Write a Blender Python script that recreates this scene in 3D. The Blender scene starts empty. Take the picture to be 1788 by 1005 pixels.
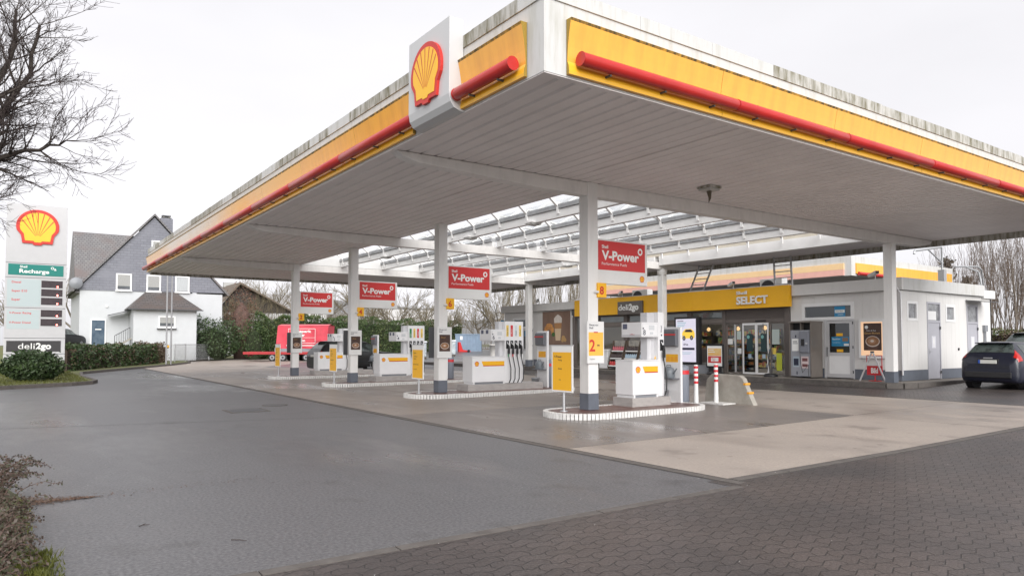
import bpy, bmesh, math, random
from mathutils import Vector, Matrix
R = math.radians
S = bpy.context.scene
COL = S.collection
# ---------------------------------------------------------------- camera, sky, sun, exposure
cam_d = bpy.data.cameras.new("camera"); cam = bpy.data.objects.new("camera", cam_d); COL.objects.link(cam)
cam.location = (0, 0, 1.6)
cam.rotation_euler = (R(90 + 2.152), 0, R(54.92 - 90))
cam_d.sensor_width = 36; cam_d.lens = 25.09; cam_d.shift_y = 0.0275
cam_d.clip_start = 0.1; cam_d.clip_end = 3000
S.camera = cam
SUN_EL, SUN_AZ = 32, 248           # azimuth counted from +X towards +Y
W = bpy.data.worlds.new("World"); S.world = W; W.use_nodes = True
nt = W.node_tree; nt.nodes.clear()
sky = nt.nodes.new('ShaderNodeTexSky'); sky.sky_type = 'NISHITA'; sky.sun_disc = False
sky.sun_elevation = R(SUN_EL); sky.sun_rotation = R(90 - SUN_AZ); sky.dust_density = 4; sky.air_density = 1
bw = nt.nodes.new('ShaderNodeRGBToBW'); pw = nt.nodes.new('ShaderNodeMath'); pw.operation = 'POWER'; pw.inputs[1].default_value = 0.12
mul = nt.nodes.new('ShaderNodeVectorMath'); mul.operation = 'MULTIPLY'; mul.inputs[1].default_value = (2.98, 2.95, 3.07)
bg = nt.nodes.new('ShaderNodeBackground'); bg.inputs[1].default_value = 0.1
out = nt.nodes.new('ShaderNodeOutputWorld')
L = nt.links.new
tcw = nt.nodes.new('ShaderNodeTexCoord'); mpw = nt.nodes.new('ShaderNodeMapping'); mpw.inputs['Scale'].default_value = (1, 1, 2.6); nzw = nt.nodes.new('ShaderNodeTexNoise'); nzw.inputs['Scale'].default_value = 1.7; nzw.inputs['Detail'].default_value = 5
mrw = nt.nodes.new('ShaderNodeMapRange'); mrw.inputs[1].default_value = .3; mrw.inputs[2].default_value = .7; mrw.inputs[3].default_value = .93; mrw.inputs[4].default_value = 1.05
clw = nt.nodes.new('ShaderNodeVectorMath'); clw.operation = 'SCALE'
L(tcw.outputs['Generated'], mpw.inputs[0]); L(mpw.outputs[0], nzw.inputs['Vector']); L(nzw.outputs['Fac'], mrw.inputs[0]); L(mrw.outputs[0], clw.inputs['Scale'])
L(sky.outputs[0], bw.inputs[0]); L(bw.outputs[0], pw.inputs[0]); L(pw.outputs[0], mul.inputs[0]); L(mul.outputs[0], clw.inputs[0]); L(clw.outputs[0], bg.inputs[0]); L(bg.outputs[0], out.inputs[0])
sun_d = bpy.data.lights.new("sun", 'SUN'); sun = bpy.data.objects.new("sun", sun_d); COL.objects.link(sun)
sun_d.energy = 1.5; sun_d.angle = R(60); sun_d.color = (1, .98, .95)
sd = Vector((math.cos(R(SUN_EL)) * math.cos(R(SUN_AZ)), math.cos(R(SUN_EL)) * math.sin(R(SUN_AZ)), math.sin(R(SUN_EL))))
sun.rotation_euler = sd.to_track_quat('Z', 'Y').to_euler()
S.view_settings.view_transform = 'Standard'; S.view_settings.look = 'None'
S.view_settings.gamma = 1; S.view_settings.exposure = 1.57
# ---------------------------------------------------------------- materials
MATS = {}
def lin(r, g, b):
    f = lambda c: c / 12.92 if c <= .04045 else ((c + .055) / 1.055) ** 2.4
    return (f(r / 255), f(g / 255), f(b / 255))
def mat(name, rgb=(.8, .8, .8), rough=.5, metal=0, spec=.5, var=0, vscale=3, vstretch=(1, 1, 1), col2=None, lo=.35, hi=.7,
        bump=0, bscale=40, emit=0, rvar=0, detail=6, bands=None, coat=0):
    """procedural principled material: two colours mixed by noise, optional bump"""
    if name in MATS: return MATS[name]
    m = bpy.data.materials.new(name); MATS[name] = m; m.use_nodes = True
    n = m.node_tree.nodes; l = m.node_tree.links.new
    p = n['Principled BSDF']
    p.inputs['Base Color'].default_value = (*rgb, 1); p.inputs['Roughness'].default_value = rough
    p.inputs['Metallic'].default_value = metal; p.inputs['Specular IOR Level'].default_value = spec
    if coat: p.inputs['Coat Weight'].default_value = coat; p.inputs['Coat Roughness'].default_value = .05
    if emit:
        p.inputs['Emission Color'].default_value = (*rgb, 1); p.inputs['Emission Strength'].default_value = emit
    if var or col2 or bump or rvar:
        tc = n.new('ShaderNodeTexCoord'); mp = n.new('ShaderNodeMapping'); mp.inputs['Scale'].default_value = vstretch
        geo = n.new('ShaderNodeNewGeometry'); l(geo.outputs['Position'], mp.inputs[0])
    if var or col2 or rvar:
        t = n.new('ShaderNodeTexNoise'); t.inputs['Scale'].default_value = vscale; t.inputs['Detail'].default_value = detail; t.inputs['Roughness'].default_value = .65
        l(mp.outputs[0], t.inputs['Vector'])
        mr = n.new('ShaderNodeMapRange'); mr.inputs[1].default_value = lo; mr.inputs[2].default_value = hi
        l(t.outputs['Fac'], mr.inputs[0])
        if var or col2:
            c2 = col2 if col2 else tuple(c * (1 - var) for c in rgb)
            mx = n.new('ShaderNodeMix'); mx.data_type = 'RGBA'; mx.inputs[6].default_value = (*rgb, 1); mx.inputs[7].default_value = (*c2, 1)
            l(mr.outputs[0], mx.inputs[0]); l(mx.outputs[2], p.inputs['Base Color'])
        if rvar:
            m2 = n.new('ShaderNodeMapRange'); m2.inputs[3].default_value = max(0, rough - rvar); m2.inputs[4].default_value = min(1, rough + rvar)
            l(mr.outputs[0], m2.inputs[0]); l(m2.outputs[0], p.inputs['Roughness'])
    if bump:
        t2 = n.new('ShaderNodeTexNoise'); t2.inputs['Scale'].default_value = bscale; t2.inputs['Detail'].default_value = 4
        l(geo.outputs['Position'], t2.inputs['Vector'])
        b = n.new('ShaderNodeBump'); b.inputs['Strength'].default_value = bump; b.inputs['Distance'].default_value = .01
        l(t2.outputs['Fac'], b.inputs['Height']); l(b.outputs[0], p.inputs['Normal'])
    return m
def glass_mat(name, tint=(.85, .9, .9), refl=.25, rough=.03):
    if name in MATS: return MATS[name]
    m = bpy.data.materials.new(name); MATS[name] = m; m.use_nodes = True
    n = m.node_tree.nodes; l = m.node_tree.links.new; n.clear()
    o = n.new('ShaderNodeOutputMaterial'); t = n.new('ShaderNodeBsdfTransparent'); t.inputs[0].default_value = (*tint, 1)
    g = n.new('ShaderNodeBsdfGlossy'); g.inputs['Roughness'].default_value = rough; g.inputs['Color'].default_value = (.9, .93, .95, 1)
    fr = n.new('ShaderNodeFresnel'); fr.inputs[0].default_value = 1.5
    ad = n.new('ShaderNodeMath'); ad.operation = 'MULTIPLY_ADD'; ad.inputs[1].default_value = 1.0; ad.inputs[2].default_value = refl; ad.use_clamp = True
    mx = n.new('ShaderNodeMixShader'); l(fr.outputs[0], ad.inputs[0]); l(ad.outputs[0], mx.inputs[0]); l(t.outputs[0], mx.inputs[1]); l(g.outputs[0], mx.inputs[2]); l(mx.outputs[0], o.inputs[0])
    return m
# ---------------------------------------------------------------- object helpers
def tag(o, label=None, cat=None, group=None, kind=None):
    if label: o['label'] = label
    if cat: o['category'] = cat
    if group: o['group'] = group
    if kind: o['kind'] = kind
    return o
def thing(name, label, cat, loc=(0, 0, 0), rz=0, group=None):
    o = bpy.data.objects.new(name, None); COL.objects.link(o); o.empty_display_size = .3
    o.location = loc; o.rotation_euler = (0, 0, rz)
    return tag(o, label, cat, group)
def children(o): return [c for c in bpy.data.objects if c.parent == o]
def copy_tree(o, parent=None):
    c = o.copy(); COL.objects.link(c); c.parent = parent
    for ch in children(o): copy_tree(ch, c)
    return c
def dup(o, loc, label, rz=None, scale=None, group=None):
    c = copy_tree(o); c.location = loc; c['label'] = label
    if rz is not None: c.rotation_euler = (0, 0, rz)
    if scale is not None: c.scale = scale if hasattr(scale, '__len__') else (scale,) * 3
    if group: c['group'] = group
    return c
def root_loc(o):
    while o.parent: o = o.parent
    return o.location.copy()
TXT = {}
def text_geo(s, bold=0.0, spacing=1.0):
    """letter outlines of a string, cap height about 0.7, as 2-D polygons"""
    k = (s, bold, spacing)
    if k in TXT: return TXT[k]
    cu = bpy.data.curves.new('txt', 'FONT'); cu.body = s; cu.size = 1; cu.resolution_u = 3; cu.offset = bold; cu.space_character = spacing; cu.fill_mode = 'FRONT'
    ob = bpy.data.objects.new('txt', cu); COL.objects.link(ob)
    dg = bpy.context.evaluated_depsgraph_get(); dg.update()
    me = bpy.data.meshes.new_from_object(ob.evaluated_get(dg))
    v = [(p.co.x, p.co.y) for p in me.vertices]; f = [tuple(p.vertices) for p in me.polygons]
    bpy.data.objects.remove(ob); bpy.data.curves.remove(cu); bpy.data.meshes.remove(me)
    TXT[k] = (v, f); return TXT[k]
class MB:
    def __init__(s): s.v = []; s.f = []; s.m = []; s.mats = []; s.sm = []
    def mi(s, m):
        if m not in s.mats: s.mats.append(m)
        return s.mats.index(m)
    def add(s, vs, fs, m, smooth=False):
        o = len(s.v); s.v += [tuple(x) for x in vs]; i = s.mi(m)
        for f in fs: s.f.append(tuple(o + k for k in f)); s.m.append(i); s.sm.append(smooth)
    def box(s, x0, x1, y0, y1, z0, z1, m):
        if x0 > x1: x0, x1 = x1, x0
        if y0 > y1: y0, y1 = y1, y0
        s.add([(x0, y0, z0), (x1, y0, z0), (x1, y1, z0), (x0, y1, z0), (x0, y0, z1), (x1, y0, z1), (x1, y1, z1), (x0, y1, z1)],
              [(3, 2, 1, 0), (4, 5, 6, 7), (0, 1, 5, 4), (1, 2, 6, 5), (2, 3, 7, 6), (3, 0, 4, 7)], m)
    def bar(s, a, b, w, h, m, up=(0, 0, 1)):
        a = Vector(a); b = Vector(b); d = (b - a).normalized(); u = Vector(up)
        if abs(d.dot(u)) > .98: u = Vector((1, 0, 0))
        x = d.cross(u).normalized() * w / 2; y = x.cross(d).normalized() * h / 2
        s.add([a - x - y, a + x - y, a + x + y, a - x + y, b - x - y, b + x - y, b + x + y, b - x + y],
              [(0, 1, 2, 3), (7, 6, 5, 4), (0, 4, 5, 1), (1, 5, 6, 2), (2, 6, 7, 3), (3, 7, 4, 0)], m)
    def poly(s, pts, m): s.add(pts, [tuple(range(len(pts)))], m)
    def prism(s, pts, vec, m):
        """closed polygon swept along vec"""
        n = len(pts); v = Vector(vec); a = [Vector(p) for p in pts]
        nrm = Vector((0, 0, 0))
        for i in range(n): nrm += a[i].cross(a[(i + 1) % n])
        if nrm.dot(v) > 0: a = a[::-1]
        s.add(a + [p + v for p in a], [tuple(range(n)), tuple(range(2 * n - 1, n - 1, -1))] + [((i + 1) % n, i, n + i, n + (i + 1) % n) for i in range(n)], m)
    def strip(s, prof, vec, m, smooth=False):
        """open profile swept along vec (a sheet)"""
        n = len(prof); v = Vector(vec); a = [Vector(p) for p in prof]
        s.add(a + [p + v for p in a], [(i, i + 1, n + i + 1, n + i) for i in range(n - 1)], m, smooth)
    def tube(s, path, r, m, n=8, cap=True, smooth=True):
        P = [Vector(p) for p in path]; k = len(P); rs = r if hasattr(r, '__len__') else [r] * k
        vs = []; prev = None
        for i in range(k):
            d = (P[min(i + 1, k - 1)] - P[max(i - 1, 0)]).normalized()
            if prev is None:
                u = Vector((0, 0, 1)) if abs(d.z) < .9 else Vector((1, 0, 0)); prev = d.cross(u).normalized()
            x = (prev - d * prev.dot(d)).normalized(); prev = x; y = d.cross(x)
            for j in range(n):
                a = 2 * math.pi * j / n; vs.append(P[i] + (x * math.cos(a) + y * math.sin(a)) * rs[i])
        fs = [(i * n + j, i * n + (j + 1) % n, (i + 1) * n + (j + 1) % n, (i + 1) * n + j) for i in range(k - 1) for j in range(n)]
        s.add(vs, fs, m, smooth)
        if cap: s.add(vs[:n], [tuple(range(n - 1, -1, -1))], m); s.add(vs[-n:], [tuple(range(n))], m)
    def lathe(s, c, prof, m, n=16, axis='z', smooth=True):
        vs = []
        for (r, h) in prof:
            for j in range(n):
                a = 2 * math.pi * j / n; p = (r * math.cos(a), r * math.sin(a), h)
                if axis == 'y': p = (p[0], p[2], p[1])
                if axis == 'x': p = (p[2], p[0], p[1])
                vs.append((c[0] + p[0], c[1] + p[1], c[2] + p[2]))
        k = len(prof)
        s.add(vs, [(i * n + j, i * n + (j + 1) % n, (i + 1) * n + (j + 1) % n, (i + 1) * n + j) for i in range(k - 1) for j in range(n)], m, smooth)
        s.add(vs[:n], [tuple(range(n - 1, -1, -1))], m); s.add(vs[-n:], [tuple(range(n))], m)
    # flat artwork: fr = (origin, right, up, out)
    def p2(s, pts, fr, m, off=0.0):
        o, r, u, w = fr; s.add([o + r * x + u * y + w * off for x, y in pts], [tuple(range(len(pts)))], m)
    def rect2(s, x0, x1, y0, y1, fr, m, off=0.0): s.p2([(x0, y0), (x1, y0), (x1, y1), (x0, y1)], fr, m, off)
    def disc2(s, cx, cy, rx, ry, fr, m, off=0.0, n=20):
        s.p2([(cx + rx * math.cos(2 * math.pi * i / n), cy + ry * math.sin(2 * math.pi * i / n)) for i in range(n)], fr, m, off)
    def solid2(s, pts, fr, m, off, dep):
        o, r, u, w = fr; s.prism([o + r * x + u * y + w * off for x, y in pts], w * dep, m)
    def text(s, t, x, y, size, fr, m, off=0.0, bold=0.0, align='l', wscale=1.0, spacing=1.0, dep=0, width=None):
        """size = cap height in metres"""
        v, f = text_geo(t, bold, spacing); k = size / .69
        if not v: return
        x0 = min(p[0] for p in v); x1 = max(p[0] for p in v)
        if width: wscale = width / ((x1 - x0) * k)
        sh = {'l': x0, 'c': (x0 + x1) / 2, 'r': x1}[align]
        o, r, u, w = fr; P = [o + r * (x + (a - sh) * k * wscale) + u * (y + b * k) + w * (off + dep) for a, b in v]
        s.add(P, f, m)
        if dep:
            from collections import Counter
            e = Counter()
            for q in f:
                for i in range(len(q)): e[(q[i], q[(i + 1) % len(q)])] += 1
            Q = [p - w * dep for p in P]; n = len(P)
            s.add(P + Q, [(b, a, n + a, n + b) for (a, b) in e if (b, a) not in e], m)
    def build(s, name, parent=None, bevel=0, wrap=True, loc=None):
        me = bpy.data.meshes.new(name)
        sub = root_loc(parent) if parent is not None else (Vector(loc) if loc else Vector((0, 0, 0)))
        me.from_pydata([(x - sub[0], y - sub[1], z - sub[2]) for x, y, z in s.v] if wrap else s.v, [], s.f)
        for m in s.mats: me.materials.append(m)
        me.polygons.foreach_set('material_index', s.m); me.polygons.foreach_set('use_smooth', s.sm); me.update()
        o = bpy.data.objects.new(name, me); COL.objects.link(o)
        if parent is not None: o.parent = parent
        elif loc: o.location = loc
        if bevel:
            b = o.modifiers.new('bevel', 'BEVEL'); b.width = bevel; b.segments = 2; b.limit_method = 'ANGLE'; b.angle_limit = R(40)
        return o
def frame(o, r, u):
    r = Vector(r).normalized(); u = Vector(u).normalized(); return (Vector(o), r, u, r.cross(u))
def fY(x, y, z): return frame((x, y, z), (1, 0, 0), (0, 0, 1))        # board facing -Y
def fX(x, y, z): return frame((x, y, z), (0, -1, 0), (0, 0, 1))       # board facing -X, its right runs to -Y
def one(name, parent, fn, bevel=0):
    b = MB(); fn(b); return b.build(name, parent, bevel)
def bx(name, parent, m, *d, bevel=0):
    b = MB(); b.box(*d, m); return b.build(name, parent, bevel)
# ---------------------------------------------------------------- palette
WHITE = mat('white_panel', (.78, .78, .78), .35, var=.08, vscale=2, lo=.45, hi=.75)
WHITEP = mat('white_paint', (.74, .74, .73), .45, var=.12, vscale=1.5, lo=.5, hi=.8)
COLM = mat('column_white', (.78, .77, .755), .4, var=.10, vscale=2.5, vstretch=(3, 3, .5), lo=.5, hi=.8)
DIRTY = mat('weathered_white', (.56, .56, .55), .6, col2=(.34, .33, .26), vscale=1.6, vstretch=(3.5, 3.5, .5), lo=.5, hi=.88, detail=8)
DIRTY2 = mat('algae_white', (.50, .49, .46), .7, col2=(.15, .135, .08), vscale=2.2, vstretch=(3.5, 3.5, .8), lo=.40, hi=.66, detail=9)
GREYW = mat('warm_white_render', (.67, .66, .645), .7, var=.1, vscale=2, vstretch=(2, 2, .6), lo=.5, hi=.85, bump=.15, bscale=30)
YELLOW = mat('yellow_panel', (.85, .42, .06), .22, col2=(.70, .33, .055), vscale=1.1, vstretch=(5, 5, .45), lo=.42, hi=.8, detail=8)
YEL2 = mat('fascia_yellow', (.80, .40, .012), .4, var=.06, vscale=1)
YSIGN = mat('sign_yellow', (.88, .46, .015), .4)
RED = mat('red_tube', (.50, .026, .022), .28, var=.2, vscale=3)
REDS = mat('sign_red', (.58, .035, .035), .4)
REDD = mat('emblem_red', (.56, .03, .02), .4)
EMY = mat('emblem_yellow', (.90, .50, .03), .4)
SOFF = mat('soffit_sheet', (.84, .79, .775), .5, var=.12, vscale=.8, lo=.4, hi=.8)
BEAM = mat('beam_white', (.78, .755, .735), .5, var=.16, vscale=1.5, vstretch=(3, 3, 1), lo=.45, hi=.8)
GREYB = mat('grey_base_paint', (.125, .14, .17), .5, var=.15, vscale=4)
GREY = mat('mid_grey', (.22, .23, .25), .45)
DGREY = mat('dark_grey', (.06, .062, .068), .45)
BLACK = mat('black_plastic', (.015, .015, .017), .4)
RUB = mat('rubber', (.02, .02, .022), .7)
STEEL = mat('galvanised', (.5, .51, .52), .4, metal=.7)
ALU = mat('aluminium_frame', (.58, .58, .59), .4, metal=.3)
CONC = mat('precast_concrete', (.38, .36, .32), .8, col2=(.24, .22, .19), vscale=2, bump=.4, bscale=25)
BROWN = mat('brown_cladding', (.135, .115, .105), .45, var=.1)
PAPER = mat('paper_white', (.8, .8, .78), .6)
INK = mat('ink_dark', (.02, .025, .05), .6)
GLASSD = glass_mat('shop_glass', (.80, .83, .82), .05)
# ---------------------------------------------------------------- ground
def gz(x):
    if x < 11: return 0.0
    if x < 24: return .0092 * (x - 11)
    return .12 + .025 * (min(x, 60) - 24)
def sheet(name, poly, dz, m):
    bm = bmesh.new(); bm.faces.new([bm.verts.new((x, y, 0)) for x, y in poly])
    for cx in (11, 24, 60):
        bmesh.ops.bisect_plane(bm, geom=bm.verts[:] + bm.edges[:] + bm.faces[:], plane_co=(cx, 0, 0), plane_no=(1, 0, 0))
    for v in bm.verts: v.co.z = gz(v.co.x) + dz
    bmesh.ops.recalc_face_normals(bm, faces=bm.faces[:])
    for f in bm.faces:
        if f.normal.z < 0: f.normal_flip()
    me = bpy.data.meshes.new(name); bm.to_mesh(me); bm.free(); me.materials.append(m)
    o = bpy.data.objects.new(name, me); COL.objects.link(o); o['kind'] = 'structure'; return o
def ground_mat(name, c1, c2, c3, rough, rvar, big, fine, bump, bscale, wet=None):
    m = bpy.data.materials.new(name); MATS[name] = m; m.use_nodes = True
    n = m.node_tree.nodes; l = m.node_tree.links.new; p = n['Principled BSDF']
    g = n.new('ShaderNodeNewGeometry')
    def noise(sc, det=6, st=None):
        t = n.new('ShaderNodeTexNoise'); t.inputs['Scale'].default_value = sc; t.inputs['Detail'].default_value = det; t.inputs['Roughness'].default_value = .6
        if st:
            mp = n.new('ShaderNodeMapping'); mp.inputs['Scale'].default_value = st; l(g.outputs['Position'], mp.inputs[0]); l(mp.outputs[0], t.inputs['Vector'])
        else: l(g.outputs['Position'], t.inputs['Vector'])
        return t.outputs['Fac']
    def rng(s, a, b, c=0, d=1):
        r = n.new('ShaderNodeMapRange'); r.inputs[1].default_value = a; r.inputs[2].default_value = b; r.inputs[3].default_value = c; r.inputs[4].default_value = d; l(s, r.inputs[0]); return r.outputs[0]
    def mix(f, a, b):
        x = n.new('ShaderNodeMix'); x.data_type = 'RGBA'; l(f, x.inputs[0])
        for i, c in ((6, a), (7, b)):
            if isinstance(c, tuple): x.inputs[i].default_value = (*c, 1)
            else: l(c, x.inputs[i])
        return x.outputs[2]
    nb = noise(big); f1 = rng(nb, .38, .65); nf = noise(fine, 3); f2 = rng(nf, .35, .75)
    c = mix(f1, c1, c2); c = mix(f2, c, c3)
    if wet:
        w = rng(noise(wet, 5, (1, .35, 1)), .5, .66)
        d = n.new('ShaderNodeMix'); d.data_type = 'RGBA'; d.blend_type = 'MULTIPLY'; l(w, d.inputs[0]); l(c, d.inputs[6]); d.inputs[7].default_value = (.66, .64, .64, 1); c = d.outputs[2]
        l(rng(w, 0, 1, rough + rvar * .5, max(.12, rough - rvar)), p.inputs['Roughness'])
    else: l(rng(nb, .3, .7, rough - rvar, rough + rvar), p.inputs['Roughness'])
    s1 = rng(noise(.9, 3), .60, .70, 0, .55); d2 = n.new('ShaderNodeMix'); d2.data_type = 'RGBA'; d2.blend_type = 'MULTIPLY'; l(s1, d2.inputs[0]); l(c, d2.inputs[6]); d2.inputs[7].default_value = (.55, .53, .52, 1); c = d2.outputs[2]
    s2 = rng(noise(4.5, 2), .70, .74, 0, .6); d3 = n.new('ShaderNodeMix'); d3.data_type = 'RGBA'; d3.blend_type = 'MULTIPLY'; l(s2, d3.inputs[0]); l(c, d3.inputs[6]); d3.inputs[7].default_value = (.5, .48, .47, 1); c = d3.outputs[2]
    l(c, p.inputs['Base Color'])
    b = n.new('ShaderNodeBump'); b.inputs['Strength'].default_value = bump; b.inputs['Distance'].default_value = .008
    l(noise(bscale, 3), b.inputs['Height']); l(b.outputs[0], p.inputs['Normal'])
    return m
ASPH = ground_mat('asphalt', (.052, .052, .058), (.076, .075, .08), (.175, .172, .175), .36, .2, .22, 34, .26, 120, wet=.24)
ASPH2 = ground_mat('asphalt_wet', (.06, .06, .064), (.08, .08, .084), (.10, .10, .104), .35, .1, .5, 60, .25, 90)
CONG = ground_mat('concrete_slab', (.38, .325, .28), (.31, .268, .235), (.275, .238, .212), .5, .15, .45, 28, .12, 60, wet=.55)
CONW = ground_mat('concrete_slab_worn', (.165, .143, .132), (.115, .104, .10), (.205, .176, .158), .34, .16, .5, 30, .12, 60, wet=.7)
CONM = ground_mat('concrete_slab_lane', (.31, .26, .222), (.215, .182, .16), (.19, .166, .15), .38, .18, .45, 30, .12, 60, wet=.6)
KERB = mat('kerb_stone', (.12, .107, .098), .75, var=.35, vscale=6, bump=.3, bscale=40)
JOINT = mat('joint_filler', (.06, .055, .05), .9)
# interlocking pavers: brick pattern on wave-distorted coordinates
PAVE = bpy.data.materials.new('interlocking_pavers'); PAVE.use_nodes = True
def _pave():
    n = PAVE.node_tree.nodes; l = PAVE.node_tree.links.new; p = n['Principled BSDF']
    g = n.new('ShaderNodeNewGeometry'); sp = n.new('ShaderNodeSeparateXYZ'); l(g.outputs['Position'], sp.inputs[0])
    def math_(op, a, b=None, c=None):
        x = n.new('ShaderNodeMath'); x.operation = op
        for i, q in enumerate((a, b, c)):
            if q is None: continue
            if isinstance(q, (int, float)): x.inputs[i].default_value = q
            else: l(q, x.inputs[i])
        return x.outputs[0]
    px, py = 2 * math.pi / .25, 2 * math.pi / .25
    def zig(v, k): return math_('MULTIPLY', math_('ARCSINE', math_('SINE', math_('MULTIPLY', v, k))), .017)
    yy = math_('ADD', sp.outputs[1], zig(sp.outputs[0], px))
    xx = math_('ADD', sp.outputs[0], zig(sp.outputs[1], py))
    cb = n.new('ShaderNodeCombineXYZ'); l(xx, cb.inputs[0]); l(yy, cb.inputs[1])
    br = n.new('ShaderNodeTexBrick'); l(cb.outputs[0], br.inputs['Vector']); br.offset = .5
    br.inputs['Scale'].default_value = 1; br.inputs['Brick Width'].default_value = .25; br.inputs['Row Height'].default_value = .125
    br.inputs['Mortar Size'].default_value = .0062; br.inputs['Mortar Smooth'].default_value = .35
    br.inputs['Color1'].default_value = (.062, .050, .046, 1); br.inputs['Color2'].default_value = (.078, .063, .058, 1); br.inputs['Mortar'].default_value = (.014, .012, .011, 1)
    t = n.new('ShaderNodeTexNoise'); t.inputs['Scale'].default_value = .55; t.inputs['Detail'].default_value = 7; l(g.outputs['Position'], t.inputs['Vector'])
    r = n.new('ShaderNodeMapRange'); r.inputs[1].default_value = .38; r.inputs[2].default_value = .66; l(t.outputs['Fac'], r.inputs[0])
    mx = n.new('ShaderNodeMix'); mx.data_type = 'RGBA'; mx.blend_type = 'MULTIPLY'; l(r.outputs[0], mx.inputs[0]); l(br.outputs['Color'], mx.inputs[6]); mx.inputs[7].default_value = (.62, .68, .74, 1)
    t3 = n.new('ShaderNodeTexNoise'); t3.inputs['Scale'].default_value = 45; t3.inputs['Detail'].default_value = 4; l(g.outputs['Position'], t3.inputs['Vector'])
    r3 = n.new('ShaderNodeMapRange'); r3.inputs[1].default_value = .3; r3.inputs[2].default_value = .75; r3.inputs[3].default_value = .6; r3.inputs[4].default_value = 1.6; l(t3.outputs['Fac'], r3.inputs[0])
    m2 = n.new('ShaderNodeMix'); m2.data_type = 'RGBA'; m2.blend_type = 'MULTIPLY'; m2.inputs[0].default_value = 1; l(mx.outputs[2], m2.inputs[6]); l(r3.outputs[0], m2.inputs[7])
    l(m2.outputs[2], p.inputs['Base Color']); p.inputs['Roughness'].default_value = .42
    hs = math_('ADD', math_('MULTIPLY', br.outputs['Fac'], -1.0), math_('MULTIPLY', t3.outputs['Fac'], .5))
    b = n.new('ShaderNodeBump'); b.inputs['Strength'].default_value = .8; b.inputs['Distance'].default_value = .008; l(hs, b.inputs['Height']); l(b.outputs[0], p.inputs['Normal'])
_pave()
SOIL = mat('soil_ground', (.11, .095, .06), .9, col2=(.07, .10, .035), vscale=.8, bump=.5, bscale=20)
GRASSG = mat('lawn', (.10, .125, .04), .9, col2=(.13, .115, .05), vscale=1.4, bump=.6, bscale=30)
sheet('ground', [(-600, -600), (600, -600), (600, 600), (-600, 600)], -.03, SOIL)
sheet('road', [(-90, 5.15), (58, 5.15), (58, 95), (-90, 95)], 0, ASPH)
SEAM = mat('seam_bitumen', (.035, .035, .037), .5, var=.3, vscale=4)
for (a, c, w) in (((-3, 17.2), (6.7, 14.6), .03),):
    d_ = Vector((c[0] - a[0], c[1] - a[1], 0)).normalized(); n__ = Vector((-d_.y, d_.x, 0)) * w / 2
    sheet('road', [(a[0] - n__.x, a[1] - n__.y), (c[0] - n__.x, c[1] - n__.y), (c[0] + n__.x, c[1] + n__.y), (a[0] + n__.x, a[1] + n__.y)], .002, SEAM)
sheet('paving', [(-60, -40), (58, -40), (58, 5.06), (-60, 5.06)], .002, PAVE)
sheet('paving', [(6.62, 5.06), (58, 5.06), (58, 5.5), (6.62, 5.5)], .0025, PAVE)
sheet('paving', [(20.05, 5.5), (58, 5.5), (58, 80), (20.05, 80)], .006, PAVE)
def slab(x0, x1, y0, y1, m): sheet('forecourt', [(x0, y0), (x1, y0), (x1, y1), (x0, y1)], .006, m)
J = .006
slab(6.95, 14.95 - J, 5.48, 8.42 - J, CONG); slab(14.95 + J, 20, 5.48, 8.42 - J, CONG)
slab(6.95, 10.45 - J, 8.42 + J, 14.4, CONW); slab(10.45 + J, 14.95 - J, 8.42 + J, 14.4, CONW); slab(14.95 + J, 20, 8.42 + J, 14.4, CONG)
for k in range(4):
    y0 = 14.4 + 2 * J + k * 6.756; y1 = y0 + 6.756 - 2 * J
    for (a, b) in ((6.95, 10.45), (10.45 + 2 * J, 14.95), (14.95 + 2 * J, 20)):
        slab(a, b, y0, (y0 + y1) / 2 - J, CONM); slab(a, b, (y0 + y1) / 2 + J, y1, CONM)
sheet('forecourt', [(6.95, 41.43), (20, 41.43), (30, 73), (24, 71.1), (16, 69.5), (12.2, 64.8), (11.7, 60.7), (6.95, 51)], .006, CONG)
sheet('forecourt', [(6.75, 5.3), (20.02, 5.3), (20.02, 62), (12, 62), (6.75, 52)], .003, JOINT)
sheet('road', [(13.6, 47.5), (15.2, 41.5), (20, 40.5), (58, 40.5), (58, 80), (30, 73), (20.5, 58.3)], .0095, ASPH2)
# stone strip between asphalt, concrete and pavers
random.seed(5)
kb = MB()
def kerbrow(a, b, w, top, m, step=1.0, h=.12):
    a = Vector((*a, 0)); b = Vector((*b, 0)); d = b - a; n = max(1, int(d.length / step)); d /= n
    for i in range(n):
        p = a + d * (i + .006); q = a + d * (i + .994); mz = top + random.uniform(-.002, .002)
        kb.bar((p.x, p.y, gz(p.x) + mz - h / 2), (q.x, q.y, gz(q.x) + mz - h / 2), w, h, m)
kerbrow((-8, 5.11), (6.7, 5.11), .11, .008, KERB)
kerbrow((6.85, 5.2), (6.85, 52), .14, .008, KERB)
kerbrow((6.95, 5.40), (11, 5.40), .13, .009, KERB); kerbrow((11, 5.40), (20, 5.40), .13, .009, KERB); kerbrow((20, 5.40), (24, 5.40), .13, .009, KERB)
tag(kb.build('kerb_strip'), kind='structure')
# raised verge on the left: kerb and lawn
VERGE = [(-40, 20), (-0.4, 30.1), (1.9, 31.5), (2.6, 32.2), (2.85, 33.2), (2.7, 38), (3.0, 42.8), (9.3, 55.2), (11.6, 60.7), (12.2, 65), (16, 69.6), (24, 71.2), (40, 71.6), (40, 140), (-60, 140), (-60, 20)]
vm = MB(); vm.prism([(x, y, -.02) for x, y in VERGE], (0, 0, .12), GRASSG); tag(vm.build('verge'), kind='structure')
vk = MB()
for i in range(0, 12):
    a, b = VERGE[i], VERGE[i + 1]; vk.bar((a[0], a[1], .05), (b[0], b[1], .05), .13, .16, KERB)
tag(vk.build('kerb'), kind='structure')
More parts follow.
